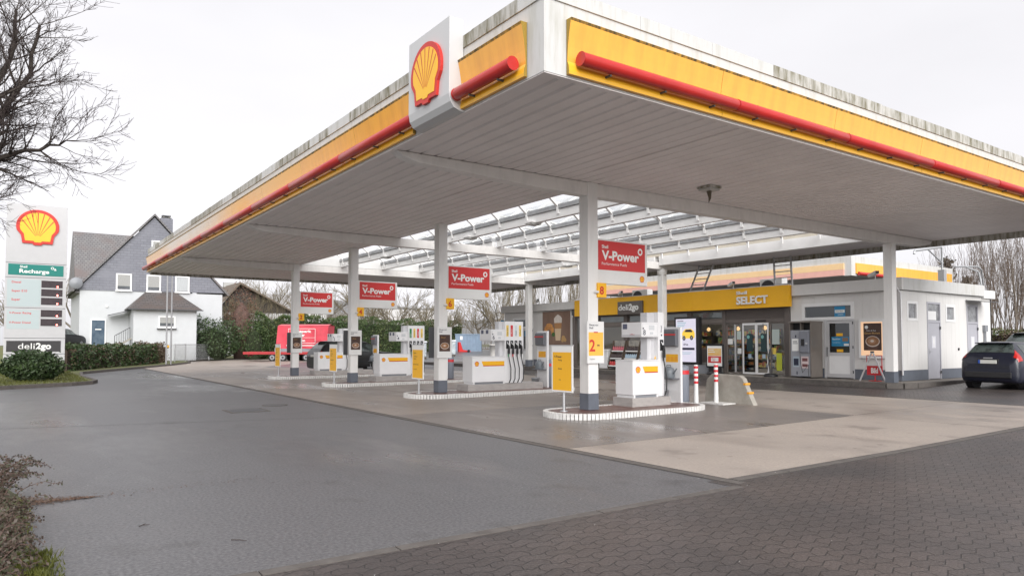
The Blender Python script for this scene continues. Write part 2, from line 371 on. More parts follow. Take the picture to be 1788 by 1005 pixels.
# raised pavement in front of the shop
PV = mat('pavement_slab', (.23, .205, .18), .7, var=.35, vscale=1.5, bump=.2, bscale=30)
pv = MB(); z1 = .30
pv.prism([(x, y, .0) for x, y in [(23.5, 12.1), (23.75, 11.75), (24.2, 11.6), (34, 11.6), (34, 16), (33, 44), (23.5, 44)]], (0, 0, z1 - .008), PV)
tag(pv.build('pavement'), kind='structure')
pk = MB()
pts = [(23.43, 44), (23.43, 12.1), (23.7, 11.7), (24.2, 11.53), (34, 11.53)]
for a, b in zip(pts[:-1], pts[1:]):
    L_ = math.dist(a, b); n = max(1, int(L_ / 1.1))
    for i in range(n):
        t0, t1 = (i + .004) / n, (i + .996) / n
        pk.bar((a[0] + (b[0] - a[0]) * t0, a[1] + (b[1] - a[1]) * t0, .15), (a[0] + (b[0] - a[0]) * t1, a[1] + (b[1] - a[1]) * t1, .15), .15, .30, KERB)
tag(pk.build('kerb'), kind='structure')
# ---------------------------------------------------------------- scallop emblem (flat layers with real thickness)
def pect_outline(k=1.0):
    pts = []
    for i in range(25):
        a = R(-16 + 212 * i / 24); rr = .5 * k
        pts.append((rr * math.cos(a) * 1.0, .02 + rr * math.sin(a) * .93))
    low = [(-.385 * k, -.235 * k), (-.35 * k, -.455 * k), (-.12 * k, -.455 * k), (-.085 * k, -.5 * k), (.085 * k, -.5 * k), (.12 * k, -.455 * k), (.35 * k, -.455 * k), (.385 * k, -.235 * k)]
    return pts + low
def emblem(b, fr, cx, cy, size, dep=.03, red=None, yel=None):
    red = red or REDD; yel = yel or EMY
    o, r, u, w = fr; f2 = (o + r * cx + u * cy, r, u, w)
    sc = lambda P, k=1: [(x * size * k, y * size * k) for x, y in P]
    b.solid2(sc(pect_outline()), f2, red, 0, dep)
    inner = [(x, y - .005) for x, y in pect_outline(.83)]
    b.solid2(sc(inner), f2, yel, dep, size * .006)
    for i in range(7):
        a = R(90 + (i - 3) * 21); a2 = R(90 + (i - 3) * 13)
        x0, y0 = .05 * math.cos(a2) * 1.6, -.33 + .10 * math.sin(a2); x1, y1 = .41 * math.cos(a), .01 + .385 * math.sin(a)
        nx, ny = -(y1 - y0), x1 - x0; q = math.hypot(nx, ny); nx /= q; ny /= q
        f3 = .004; f4 = .013
        b.p2(sc([(x0 - nx * f3, y0 - ny * f3), (x0 + nx * f3, y0 + ny * f3), (x1 + nx * f4, y1 + ny * f4), (x1 - nx * f4, y1 - ny * f4)][::-1]), f2, red, dep + size * .006 + .0015)
def mini_emblem(b, fr, cx, cy, size, off=.002):
    o, r, u, w = fr; f2 = (o + r * cx + u * cy, r, u, w)
    b.p2([(x * size, y * size) for x, y in pect_outline()], f2, REDD, off)
    b.p2([(x * size, y * size) for x, y in pect_outline(.78)], f2, EMY, off + .0015)
    for i in range(5):
        a = R(90 + (i - 2) * 26); x1, y1 = .36 * math.cos(a) * size, .34 * math.sin(a) * size; t = .02 * size
        b.p2([(-t * .4, -.28 * size), (t * .4, -.28 * size), (x1 + t, y1), (x1 - t, y1)], f2, REDD, off + .003)
# ---------------------------------------------------------------- canopy
X0, X1, Y0, Y1 = 5.67, 26.7, 7.34, 40.44
SX0, SX1, SY0, SY1 = 10.9, 23.5, 12.3, 32.1
can = thing('canopy', 'large white and yellow flat canopy with glazed middle over the fuel pumps', 'canopy', (15, 20, 0))
def sheetprof(x0, x1, z):
    pr = []; x = x0
    while x < x1:
        for dx, dz in ((0, 0), (.225, 0), (.245, .032), (.28, .032)):
            if x + dx <= x1: pr.append((x + dx, z + dz))
        x += .30
    pr.append((x1, z)); return pr
b = MB()
for (xa, xb, ya, yb) in ((X0 + .1, X1 - .1, Y0 + .1, 12.02), (X0 + .1, SX0, 12.02, Y1 - .1), (SX1 + .25, X1 - .1, 12.02, Y1 - .1), (SX0, SX1 + .25, 32.5, Y1 - .1)):
    b.strip([(x, ya, z) for x, z in sheetprof(xa, xb, 5.2)], (0, yb - ya, 0), SOFF)
b.build('soffit', can)
b = MB()
for (xa, xb, ya, yb) in ((X0 + .1, X1 - .1, Y0 + .1, 12.1), (X0 + .1, SX0 - .05, 12.1, Y1 - .1), (SX1 + .25, X1 - .1, 12.1, Y1 - .1), (SX0 - .05, SX1 + .25, 32.4, Y1 - .1)):
    b.box(xa, xb, ya, yb, 5.3, 5.8, BEAM)
b.build('roof_deck', can)
# fascia: back plane, cap strips
b = MB()
b.box(X0, X0 + .1, Y0, Y1, 5.18, 6.17, DIRTY); b.box(X0 + .1, X1, Y0, Y0 + .1, 5.18, 6.17, DIRTY)
b.build('fascia', can)
b = MB(); random.seed(3)
y = Y0 - .02
while y < Y1:
    L_ = random.choice((.6, .9, 1.2)); e = min(Y1, y + L_); b.box(X0 - .02, X0 + .16, y + .003, e - .003, 6.173, 6.37 + random.uniform(-.008, .008), DIRTY if random.random() < .5 else DIRTY2); y = e
x = X0 + .165
while x < X1:
    L_ = random.choice((.6, .9, 1.2)) if x > 10.4 else 1.6; e = min(X1, x + L_); b.box(x + .003, e - .003, Y0 - .02, Y0 + .16, 6.173, 6.37 + random.uniform(-.008, .008), DIRTY2 if x > 10.4 else DIRTY); x = e
b.build('coping', can)
b = MB()
b.box(X1 - .1, X1, Y0 + .1, Y1, 5.0, 6.37, DIRTY2); b.box(X0 + .1, X1 - .1, Y1 - .1, Y1, 5.08, 6.37, DIRTY2)
b.build('rear_fascia', can)
b = MB()                                                            # drip trim under the fascia
b.box(X0 + .01, X0 + .10, Y0 + .01, Y1, 5.165, 5.178, SOFF); b.box(X0 + .10, X1, Y0 + .01, Y0 + .10, 5.165, 5.178, SOFF)
b.build('drip_trim', can)
PROF = [(.105, 5.955), (.092, 5.918), (.072, 5.82), (.05, 5.7), (.032, 5.58), (.022, 5.46), (.02, 5.38), (.045, 5.32), (.055, 5.25), (.05, 5.205)]
YLAMP = mat('yellow_lip', (.86, .46, .03), .3)
def paling(name, amt):
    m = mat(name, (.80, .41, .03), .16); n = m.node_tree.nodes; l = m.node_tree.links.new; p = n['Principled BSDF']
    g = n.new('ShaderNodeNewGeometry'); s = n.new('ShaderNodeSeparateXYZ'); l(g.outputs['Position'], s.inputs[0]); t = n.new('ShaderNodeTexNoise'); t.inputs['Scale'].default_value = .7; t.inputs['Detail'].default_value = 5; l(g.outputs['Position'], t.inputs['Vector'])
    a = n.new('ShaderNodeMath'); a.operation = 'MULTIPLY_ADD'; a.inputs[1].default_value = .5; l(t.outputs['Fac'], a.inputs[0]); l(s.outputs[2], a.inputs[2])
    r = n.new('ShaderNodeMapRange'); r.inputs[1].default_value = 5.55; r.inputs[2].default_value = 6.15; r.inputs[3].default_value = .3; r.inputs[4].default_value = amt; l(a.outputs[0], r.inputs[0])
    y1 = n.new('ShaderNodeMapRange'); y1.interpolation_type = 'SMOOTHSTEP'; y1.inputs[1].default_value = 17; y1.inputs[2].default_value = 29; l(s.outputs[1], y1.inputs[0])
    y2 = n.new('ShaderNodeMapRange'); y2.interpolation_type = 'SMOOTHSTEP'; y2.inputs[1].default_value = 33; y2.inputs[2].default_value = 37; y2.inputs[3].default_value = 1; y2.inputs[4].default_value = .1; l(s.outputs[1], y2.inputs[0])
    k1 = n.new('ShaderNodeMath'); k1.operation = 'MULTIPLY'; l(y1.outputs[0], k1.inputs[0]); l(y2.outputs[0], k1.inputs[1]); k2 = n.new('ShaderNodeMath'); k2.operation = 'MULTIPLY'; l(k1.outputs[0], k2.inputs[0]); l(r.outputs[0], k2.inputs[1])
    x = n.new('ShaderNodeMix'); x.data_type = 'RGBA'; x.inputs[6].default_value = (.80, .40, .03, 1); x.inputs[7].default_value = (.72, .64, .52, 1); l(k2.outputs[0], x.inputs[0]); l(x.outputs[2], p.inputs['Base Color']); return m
GRIME = mat('grimy_yellow', (.55, .29, .03), .5, col2=(.07, .055, .02), vscale=3, vstretch=(3, 3, 1), lo=.35, hi=.6, detail=8)
YPALE = paling('yellow_paling', 1.0)  # yellow turns paler towards the top and along the middle stretch
def fpanel(side, a, c):
    b = MB(); ym = YELLOW if side == 'Y' or a < 15 else YPALE
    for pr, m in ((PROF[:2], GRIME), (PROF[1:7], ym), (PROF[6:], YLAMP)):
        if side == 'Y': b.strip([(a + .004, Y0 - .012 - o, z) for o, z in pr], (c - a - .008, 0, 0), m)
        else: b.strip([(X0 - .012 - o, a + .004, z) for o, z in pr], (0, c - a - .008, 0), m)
    full = [(0, 5.955)] + PROF + [(0, 5.205)]
    ENDM = mat('panel_end', (.30, .19, .02), .5)
    for t in (a + .004, c - .004):
        b.poly([(t, Y0 - .012 - o, z) if side == 'Y' else (X0 - .012 - o, t, z) for o, z in full], ENDM)
    # top and bottom closing
    for (o, z) in (PROF[0], PROF[-1]):
        if side == 'Y': b.poly([(a + .004, Y0 - .012 - o, z), (c - .004, Y0 - .012 - o, z), (c - .004, Y0 - .002, z), (a + .004, Y0 - .002, z)], YELLOW)
        else: b.poly([(X0 - .012 - o, a + .004, z), (X0 - .012 - o, c - .004, z), (X0 - .002, c - .004, z), (X0 - .002, a + .004, z)], YELLOW)
    return b.build('fascia_panel', can)
xs = [6.04, 9.2, 12.45, 15.7, 18.95, 22.2, X1 - .05]
for a, c in zip(xs[:-1], xs[1:]): fpanel('Y', a, c)
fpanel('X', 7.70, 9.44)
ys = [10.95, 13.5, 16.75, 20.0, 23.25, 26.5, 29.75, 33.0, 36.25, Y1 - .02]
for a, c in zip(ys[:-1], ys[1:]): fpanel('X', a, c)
def ltube(p, q):
    b = MB(); p = Vector(p); q = Vector(q); d = (q - p).normalized()
    b.tube([p + d * .012, p + d * .03, q - d * .03, q - d * .012], [.088, .094, .094, .088], RED, 14)
    b.tube([p + d * .002, p + d * .014], .099, RED, 14); b.tube([q - d * .014, q - d * .002], .099, RED, 14)
    n = int((q - p).length / 1.1) + 1
    for i in range(n):
        c = p + (q - p) * ((i + .5) / n)
        if abs(d.x) > .5: b.box(c.x - .012, c.x + .012, c.y - .01, Y0 - .05, c.z - .125, c.z - .10, DGREY)
        else: b.box(c.x - .01, X0 - .05, c.y - .012, c.y + .012, c.z - .125, c.z - .10, DGREY)
    return b.build('light_tube', can)
xs = [6.16, 9.44, 12.65, 15.93, 19.18, 22.4, 25.6]
for a, c in zip(xs[:-1], xs[1:]): ltube((a, Y0 - .16, 5.40), (c, Y0 - .16, 5.40))
ltube((X0 - .16, 7.82, 5.40), (X0 - .16, 9.33, 5.40))
ys = [10.75, 14.0, 17.25, 20.5, 23.75, 27.0, 30.25, 33.5, 36.75, Y1 + .15]
for a, c in zip(ys[:-1], ys[1:]): ltube((X0 - .16, a, 5.40), (X0 - .16, c, 5.40))
# emblem panel on the long side
lp = MB(); prof = [(5.41, 6.62), (5.405, 5.42), (5.43, 5.30), (5.49, 5.215), (5.60, 5.175), (5.78, 5.165), (5.78, 5.19), (5.66, 5.205), (5.66, 6.62)]
lp.prism([(x, 9.37, z) for x, z in prof], (0, 1.36, 0), mat('emblem_board_white', (.54, .545, .55), .3))
lpo = lp.build('emblem_board', can, bevel=.004)
eb = MB(); emblem(eb, fX(5.405, 10.05, 5.93), 0, 0, 1.0, .05); eb.build('emblem', lpo)
# steel beams on the columns, and the edge beam
for yb in (12.13, 22.25, 32.4):
    b = MB(); w = .13
    b.prism([(5.8, yb - w, 5.19), (5.95, yb - w, 5.10), (6.25, yb - w, 5.02), (9.2, yb - w, 4.90), (23.4, yb - w, 4.88), (25.6, yb - w, 4.93), (26.4, yb - w, 5.05), (26.58, yb - w, 5.19)], (0, 2 * w, 0), BEAM)
    for k in range(18): b.box(6.6 + k * 1.15, 6.62 + k * 1.15, yb - w - .004, yb - w, 4.95, 5.15, SOFF) if False else None
    b.build('beam', can, bevel=.01)
def column(x, y, w, zb, zt, cap=False):
    b = MB(); h = w / 2
    b.box(x - h, x + h, y - h, y + h, zb + .36, zt, COLM)
    c = b.build('column', can, bevel=.006)
    bx('column_base', c, GREYB, x - h - .006, x + h + .006, y - h - .006, y + h + .006, zb, zb + .36, bevel=.004)
    if cap:
        q = MB(); q.lathe((x, y, zt - .28), [(h * 1.15, 0), (h * 1.5, .06), (h * 1.6, .2), (h * 1.6, .285)], COLM, 16); q.build('column_cap', c)
    return c
for k in range(4): column(10.63, 12.13 + 6.756 * k, .294, .12, 5.2)
for y in (12.13, 22.25, 32.3): column(23.85, y, .285, .30, 4.9, cap=(y == 22.25))
# glazed middle: bars, barrel vaults, ribs
SKYG = bpy.data.materials.new('skylight_sheet'); SKYG.use_nodes = True
n_ = SKYG.node_tree.nodes; l_ = SKYG.node_tree.links.new; n_.clear()
o_ = n_.new('ShaderNodeOutputMaterial'); t_ = n_.new('ShaderNodeBsdfTransparent'); d_ = n_.new('ShaderNodeBsdfTranslucent'); m_ = n_.new('ShaderNodeMixShader')
g_ = n_.new('ShaderNodeNewGeometry'); sp_ = n_.new('ShaderNodeSeparateXYZ'); nz_ = n_.new('ShaderNodeTexNoise'); nz_.inputs['Scale'].default_value = 2.2; nz_.inputs['Detail'].default_value = 6
l_(g_.outputs['Position'], nz_.inputs['Vector']); r_ = n_.new('ShaderNodeMapRange'); r_.inputs[1].default_value = .4; r_.inputs[2].default_value = .75; r_.inputs[3].default_value = .06; r_.inputs[4].default_value = .35
l_(nz_.outputs['Fac'], r_.inputs[0]); l_(r_.outputs[0], m_.inputs[0]); t_.inputs[0].default_value = (.93, .94, .94, 1); d_.inputs[0].default_value = (.85, .86, .86, 1)
l_(t_.outputs[0], m_.inputs[1]); l_(d_.outputs[0], m_.inputs[2]); l_(m_.outputs[0], o_.inputs[0])
GUT = mat('gutter_grey', (.36, .365, .375), .5, var=.4, vscale=3)
BARW = mat('bar_white', (.84, .83, .82), .45, var=.1, vscale=2)
bars = [10.95, 12.8, 14.9, 17.0, 19.1, 21.2, 23.42]
for (ya, yb) in ((12.27, 22.11), (22.39, 32.26)):
    for x in bars[1:-1]:
        b = MB(); b.box(x - .075, x + .075, ya, yb, 5.18, 5.42, BARW); bo = b.build('skylight_bar', can, bevel=.006)
        g = MB(); g.box(x - .13, x + .13, ya, yb, 5.425, 5.55, GUT); g.build('gutter', bo)
    for x0_, x1_ in zip(bars[:-1], bars[1:]):
        xa, xb = x0_ + .13, x1_ - .13
        if x0_ == bars[0]: xa = x0_
        arc = []
        for i in range(13):
            t = i / 12; arc.append((xa + (xb - xa) * t, 5.53 + .46 * math.sin(math.pi * t)))
        b = MB(); b.strip([(x, ya, z) for x, z in arc], (0, yb - ya, 0), SKYG, True); vo = b.build('skylight_vault', can)
        y = ya + .55
        while y < yb:
            r = MB()
            for (p, q) in zip(arc[:-1], arc[1:]):
                r.bar((p[0], y, p[1] - .02), (q[0], y, q[1] - .02), .085, .06, BARW)
            r.bar((xb + .01, y, 5.58), (xb + .03, y, 5.28), .085, .05, BARW)
            y += 1.49; r.build('skylight_rib', vo)
UP = mat('upstand_cream', (.60, .55, .46), .6, var=.15, vscale=2)
b = MB(); b.box(SX1, SX1 + .24, 12.27, 22.11, 5.04, 5.44, BARW); b.box(SX1, SX1 + .24, 22.39, 32.26, 5.04, 5.44, BARW)
b.box(SX1 + .05, SX1 + .2, 12.27, 32.4, 5.445, 5.9, UP); b.build('skylight_upstand', can)
b = MB(); b.box(SX0, SX1, 32.27, 32.4, 5.2, 5.88, BARW); b.box(SX0 - .05, SX0, 12.27, 32.4, 5.22, 5.88, BARW); b.box(SX0, SX1, 12.05, 12.15, 5.22, 5.88, BARW)
b.build('skylight_upstand', can)
b = MB()                                                            # conduit runs on the beams and soffit
for (x, y0_) in ((9.9, 7.6), (8.7, 13.0)): b.tube([(x, y0_, 5.18), (x, y0_ + 3.6, 5.18)], .012, SOFF, 6)
b.build('conduit', can)
# lamps hung from the canopy
def lamp(x, y, z, label, dirty=False):
    t = thing('ceiling_lamp', label, 'lamp', (x, y, z), group='lamps under the canopy')
    b = MB(); b.box(x - .2, x + .2, y - .2, y + .2, z - .05, z, DIRTY2 if dirty else BARW); b.build('mounting_plate', t, bevel=.01)
    b = MB(); b.prism([(x - .17, y - .17, z - .05), (x + .17, y - .17, z - .05), (x + .17, y + .17, z - .05), (x - .17, y + .17, z - .05)], (0, 0, -.05), mat('lamp_lens', (.5, .5, .48), .3)); b.build('lens', t, bevel=.01)
    if dirty:
        b = MB(); b.tube([(x, y, z - .1), (x + .02, y, z - .26), (x + .01, y + .02, z - .36)], [.06, .03, .008], mat('nest_brown', (.12, .10, .07), .9), 7); b.build('bracket', t)
    return t
lamp(13.1, 10.75, 5.195, 'square lamp with a dangling bracket on the solid soffit near the front edge', True)
lamp(12.8, 17.1, 5.235, 'flat square lamp under the glazed roof just left of the nearest front column')
lamp(12.8, 20.7, 5.235, 'flat square lamp under the glazed roof above the second front column')
lamp(12.8, 27.4, 5.235, 'flat square lamp under the glazed roof between the two farthest front columns')
lamp(21.2, 25.7, 5.235, 'flat square lamp under the far side of the glazed roof beside the shop')
# ---------------------------------------------------------------- pump islands
DY = 6.756
KW = mat('kerb_white', (.68, .67, .65), .6, var=.35, vscale=9, lo=.45, hi=.8)
KJ = mat('kerb_joint', (.035, .03, .028), .9)
TILE = mat('island_tile', (.17, .07, .05), .4, col2=(.10, .06, .05), vscale=3, rvar=.12)
def stadium(x0, x1, y0, y1, r, n=8):
    P = []
    for cx, cy, a0 in ((x1 - r, y0 + r, -90), (x1 - r, y1 - r, 0), (x0 + r, y1 - r, 90), (x0 + r, y0 + r, 180)):
        for i in range(n + 1):
            a = R(a0 + 90 * i / n); P.append((cx + r * math.cos(a), cy + r * math.sin(a)))
    return P
ORD = ['nearest', 'second nearest', 'third', 'farthest']
def island(k, x0, x1):
    dy = k * DY; y0, y1 = 11.13 + dy, 12.78 + dy
    t = thing('pump_island', f'{ORD[k]} pump island with white brick kerb and red brown tiles', 'island', (12, 12.2 + dy, 0), group='pump islands')
    b = MB(); b.prism([(x, y, -.05) for x, y in stadium(x0 + .1, x1 - .1, y0 + .1, y1 - .1, .70)], (0, 0, .165), TILE); b.build('paving', t)
    P = stadium(x0, x1, y0, y1, .80, 24); seg = []
    tot = 0; random.seed(k)
    P2 = P + [P[0]]; S_ = [0]
    for a, c in zip(P2[:-1], P2[1:]): S_.append(S_[-1] + math.dist(a, c))
    def at(s):
        s %= S_[-1]
        for i in range(len(P)):
            if S_[i + 1] >= s and S_[i + 1] > S_[i]:
                f = (s - S_[i]) / (S_[i + 1] - S_[i]); return (P2[i][0] + (P2[i + 1][0] - P2[i][0]) * f, P2[i][1] + (P2[i + 1][1] - P2[i][1]) * f)
        return P2[-1]
    b = MB(); n = int(S_[-1] / .088); cx, cy = (x0 + x1) / 2, (y0 + y1) / 2
    b.prism([(x, y, -.04) for x, y in stadium(x0 + .03, x1 - .03, y0 + .03, y1 - .03, .76, 16)], (0, 0, .135), KJ)
    for i in range(n):
        a = at(S_[-1] * (i + .11) / n); c = at(S_[-1] * (i + .89) / n)
        d = Vector((c[0] - a[0], c[1] - a[1], 0)).normalized(); nn = Vector((-d.y, d.x, 0))
        h = .13 + random.uniform(-.003, .003); o_ = random.uniform(-.003, .003)
        A = Vector((*a, -.04)) + nn * o_; C_ = Vector((*c, -.04)) + nn * o_
        b.prism([A, C_, C_ + nn * .105, A + nn * .105], (0, 0, .04 + h), KW)
    b.build('kerb', t)
island(0, 9.42, 13.85)
for k in (1, 2, 3): island(k, 9.42, 15.5)
# ---------------------------------------------------------------- pumps
PW = mat('pump_white', (.80, .80, .81), .3, var=.05, vscale=3)
PG = mat('pump_light_grey', (.58, .58, .60), .35)
PLN = mat('plinth_steel', (.42, .395, .38), .4, var=.25, vscale=4, vstretch=(1, 1, 3))
BLUEG = mat('slate_blue', (.10, .11, .17), .5)
ORG = mat('band_orange', (.85, .36, .02), .4)
HOSE = mat('hose_black', (.02, .02, .022), .5)
SCRG = mat('lcd_pale', (.62, .64, .66), .25)
def hose(b, x, y, z0, z1, sway):
    b.tube([(x, y, z0), (x + .004, y - .02, z0 - .1), (x + sway, y - .05, (z0 + z1) / 2), (x + sway * .9, y - .05, z1 + .12), (x + .01, y - .02, z1)], .017, HOSE, 7)
def nozzle(t, x, y, z, mcol, z1, sway):
    """pocket, pistol and hose of one product"""
    nz = MB(); nz.box(x - .052, x + .052, y - .012, y + .03, z - .02, z + .24, BLACK); no = nz.build('nozzle_pocket', t)
    g = MB(); g.tube([(x - .03, y - .02, z + .19), (x - .005, y - .05, z + .12), (x + .02, y - .07, z + .04)], [.014, .02, .024], STEEL, 7)
    g.prism([(x - .02, y - .045, z + .12), (x + .035, y - .045, z + .06), (x + .045, y - .045, z - .06), (x - .015, y - .045, z - .06)], (0, -.045, 0), BLACK)
    g.box(x - .03, x + .04, y - .095, y - .05, z - .19, z - .06, BLACK); g.build('nozzle', no, bevel=.006)
    c = MB(); c.tube([(x + .004, y - .06, z - .18), (x + .004, y - .06, z - .27)], .021, mcol, 8); c.build('hose_collar', no)
    h = MB(); hose(h, x + .004, y - .05, z - .20, z1, sway); h.build('hose', no)
def cab_front(t, xa, xb, y, zt, single):
    b = MB(); fr = fY(xa, y - .004, 0)
    w = xb - xa
    ex = .16 if not single else .17
    mini_emblem(b, fr, ex, zt - .225, .155)
    b.build('emblem', t)
    b = MB(); xs = ex + (.17 if not single else .15); zz = zt - .15
    b.p2([(xs, zz), (w - .03, zz), (w - .03, zz - .15), (xs + .07, zz - .15)], fr, YSIGN, .001)
    b.p2([(xs + .055, zz - .125), (w - .03, zz - .125), (w - .03, zz - .152), (xs + .07, zz - .152)], fr, mat('band_red', (.55, .06, .02), .4), .002)
    b.build('yellow_band', t)
def pump(k, num, cols):
    dy = k * DY; y = 12.0 + dy; yb = 12.58 + dy; single = k == 0
    t = thing('fuel_pump', f'white fuel pump numbered {num} with ' + ('a single hose on the nearest island' if single else f'a row of four hoses on the {ORD[k]} island'), 'fuel pump', (12.6, y + .3, .12), group='fuel pumps')
    if single: px0, px1, c0, c1, t0, t1, h0, h1, r0, zc, zt, hz0, hz1 = 11.82, 13.1, 11.86, 12.72, 12.72, 12.92, 12.11, 12.66, 12.46, 1.2, 2.34, 1.74, 2.09
    else: px0, px1, c0, c1, t0, t1, h0, h1, r0, zc, zt, hz0, hz1 = 11.51, 14.4, 11.68, 12.90, 12.90, 13.62, 12.35, 12.87, 12.74, 1.18, 2.29, 1.67, 2.03
    bx('plinth', t, PLN, px0, px1, y - .03, yb + .05, .11, .32, bevel=.008)
    bx('recess', t, GREY, c0 + .05, t1 - .02, y + .03, yb - .03, .32, .385)
    cb = bx('cabinet', t, PW, c0, c1 - .003, y, yb, .385, zc - .03, bevel=.008)
    bx('lid', cb, PW, c0 - .004, c1 - .006, y - .006, yb + .006, zc - .027, zc, bevel=.006)
    for xx in (c0 + .04, c1 - .06): bx('foot', cb, PW, xx, xx + .05, y + .01, yb - .01, .32, .384)
    cab_front(cb, c0, c1, y, zc, single)
    hc = bx('hose_column', t, PW, t0, t1, y + .008, yb - .008, .33, zt, bevel=.006)
    bx('rear_column', t, PG, r0, t0 - .003, y + .12, y + .34, zc + .001, zt - .012, bevel=.006)
    for xx in (r0 + .05, r0 + .10): bx('rib', t, PW, xx, xx + .018, y + .11, y + .12, zc + .01, hz0 - .01)
    hd = bx('display_head', t, PW, h0, h1, y - .05, yb + .05, hz0, hz1, bevel=.012)
    b = MB(); fr = fY(h0, y - .052, hz0); w = h1 - h0; h = hz1 - hz0
    b.rect2(.03, w - .03, .03, h - .03, fr, mat('head_line', (.55, .56, .58), .4), .001); b.rect2(.038, w - .038, .038, h - .038, fr, PW, .002)
    b.rect2(w * .42, w * .76, h * .48, h * .80, fr, SCRG, .004); b.rect2(w * .48, w * .68, h * .18, h * .34, fr, SCRG, .004)
    b.build('display', hd)
    b = MB(); b.text(num, .045, .05, .12, fr, INK, .004, bold=.01); b.disc2(.045, h * .58, .022, .022, fr, INK, .004); b.build('number', hd)
    b = MB(); f2 = fX(h0 - .002, yb + .05, hz0); d_ = yb - y + .1
    if single:
        b.rect2(.05, .20, h * .55, h * .9, f2, BLUEG, .001); b.rect2(.03, d_ - .03, .02, .06, f2, PG, .001); b.text('AdBlue', .28, h * .12, .04, f2, REDS, .001)
    else:
        b.rect2(.08, .22, h * .62, h * .95, f2, BLUEG, .001); b.rect2(.36, .50, h * .62, h * .95, f2, BLUEG, .001); b.rect2(.05, d_ - .05, h * .08, h * .12, f2, PG, .001)
    b.build('side_notice', hd)
    n = len(cols); xs = [(t0 + t1) / 2 + .01] if single else [t0 + .10 + i * .165 for i in range(4)]
    for x, c in zip(xs, cols):
        nozzle(t, x, y + .006, 1.44, c[1], .34, .06)
        b = MB(); f3 = fY(x, y + .004, 1.98)
        if c[0]:
            b.rect2(-.045, .045, -.17, .19, f3, c[0], .001)
            o, r, u, w_ = f3; f4 = (o + r * .02 - u * .13, u, -r, w_)
            b.text(c[2], 0, 0, .04, f4, c[3], .003, bold=.01)
        else:
            o, r, u, w_ = f3; f4 = (o + r * .015 - u * .12, u, -r, w_); b.text('Diesel', 0, 0, .045, f4, INK, .002); b.disc2(0, -.19, .022, .022, f3, INK, .002)
        b.build('product_label', hc)
    if single:
        b = MB(); f5 = fY(t0 - .12, y - .001, zc + .02); b.p2([(-.035, 0), (.035, 0), (0, .085)], f5, YSIGN, .002); b.build('warning_label', cb)
    return t
LG = mat('label_green', (.02, .22, .07), .4); LY = mat('label_yellow', (.80, .56, .12), .4); LR = mat('label_red', (.62, .03, .04), .4); LB = mat('label_ice', (.62, .68, .71), .4); LW = PAPER
pump(0, '8', [(None, HOSE, '', INK)])
pump(1, '6', [(LY, LG, 'Super E10', INK), (LR, LR, 'V-Power', LW), (LB, HOSE, 'Diesel', INK), (LY, HOSE, 'V-Power', INK)])
pump(2, '4', [(LG, LG, 'Super', LW), (LY, HOSE, 'Super E10', INK), (LR, LR, 'V-Power', LW), (LY, HOSE, 'Diesel', INK)])
pump(3, '2', [(LG, LG, 'Super', LW), (LY, HOSE, 'Super E10', INK), (LR, LR, 'V-Power', LW), (LY, HOSE, 'Diesel', INK)])
# ---------------------------------------------------------------- yellow price signs on posts at the island ends
for k in range(4):
    dy = k * DY; x, ya, yb = 9.88, 11.78 + dy, 12.51 + dy
    t = thing('price_sign', f'upright yellow notice board on a grey post at the end of the {ORD[k]} island', 'sign', (x, 12.14 + dy, .115), group='yellow boards on the islands')
    b = MB(); b.tube([(x + .03, 12.14 + dy, .115), (x + .03, 12.14 + dy, .9)], .03, STEEL, 10); b.lathe((x + .03, 12.14 + dy, .115), [(.09, 0), (.09, .012), (.05, .02)], STEEL, 12); b.build('post', t)
    bd = bx('board', t, PAPER, x - .02, x, ya, yb, .535, 1.54, bevel=.004)
    bx('top_rail', bd, ALU, x - .028, x + .004, ya - .02, yb + .008, 1.54, 1.555)
    fr = fX(x - .021, yb, .535)
    b = MB(); b.rect2(.045, .685, .035, .865, fr, YSIGN, .001); b.build('yellow_sheet', bd)
    b = MB()
    if k == 0:
        b.text('V-Power', .10, .745, .05, fr, INK, .003, bold=.015); b.text('Racing', .24, .68, .035, fr, INK, .003); b.text('Diesel', .24, .49, .035, fr, INK, .003, bold=.01); b.text('E10', .27, .25, .03, fr, INK, .003)
    else:
        b.text('Super', .12, .75, .05, fr, INK, .003); b.text('V-Power', .14, .65, .04, fr, INK, .003, bold=.01); b.text('Racing', .14, .585, .04, fr, INK, .003); b.text('V-Power Diesel', .10, .42, .035, fr, INK, .003, bold=.01); b.text('Truck Diesel', .10, .28, .03, fr, INK, .003)
    b.build('lettering', bd)
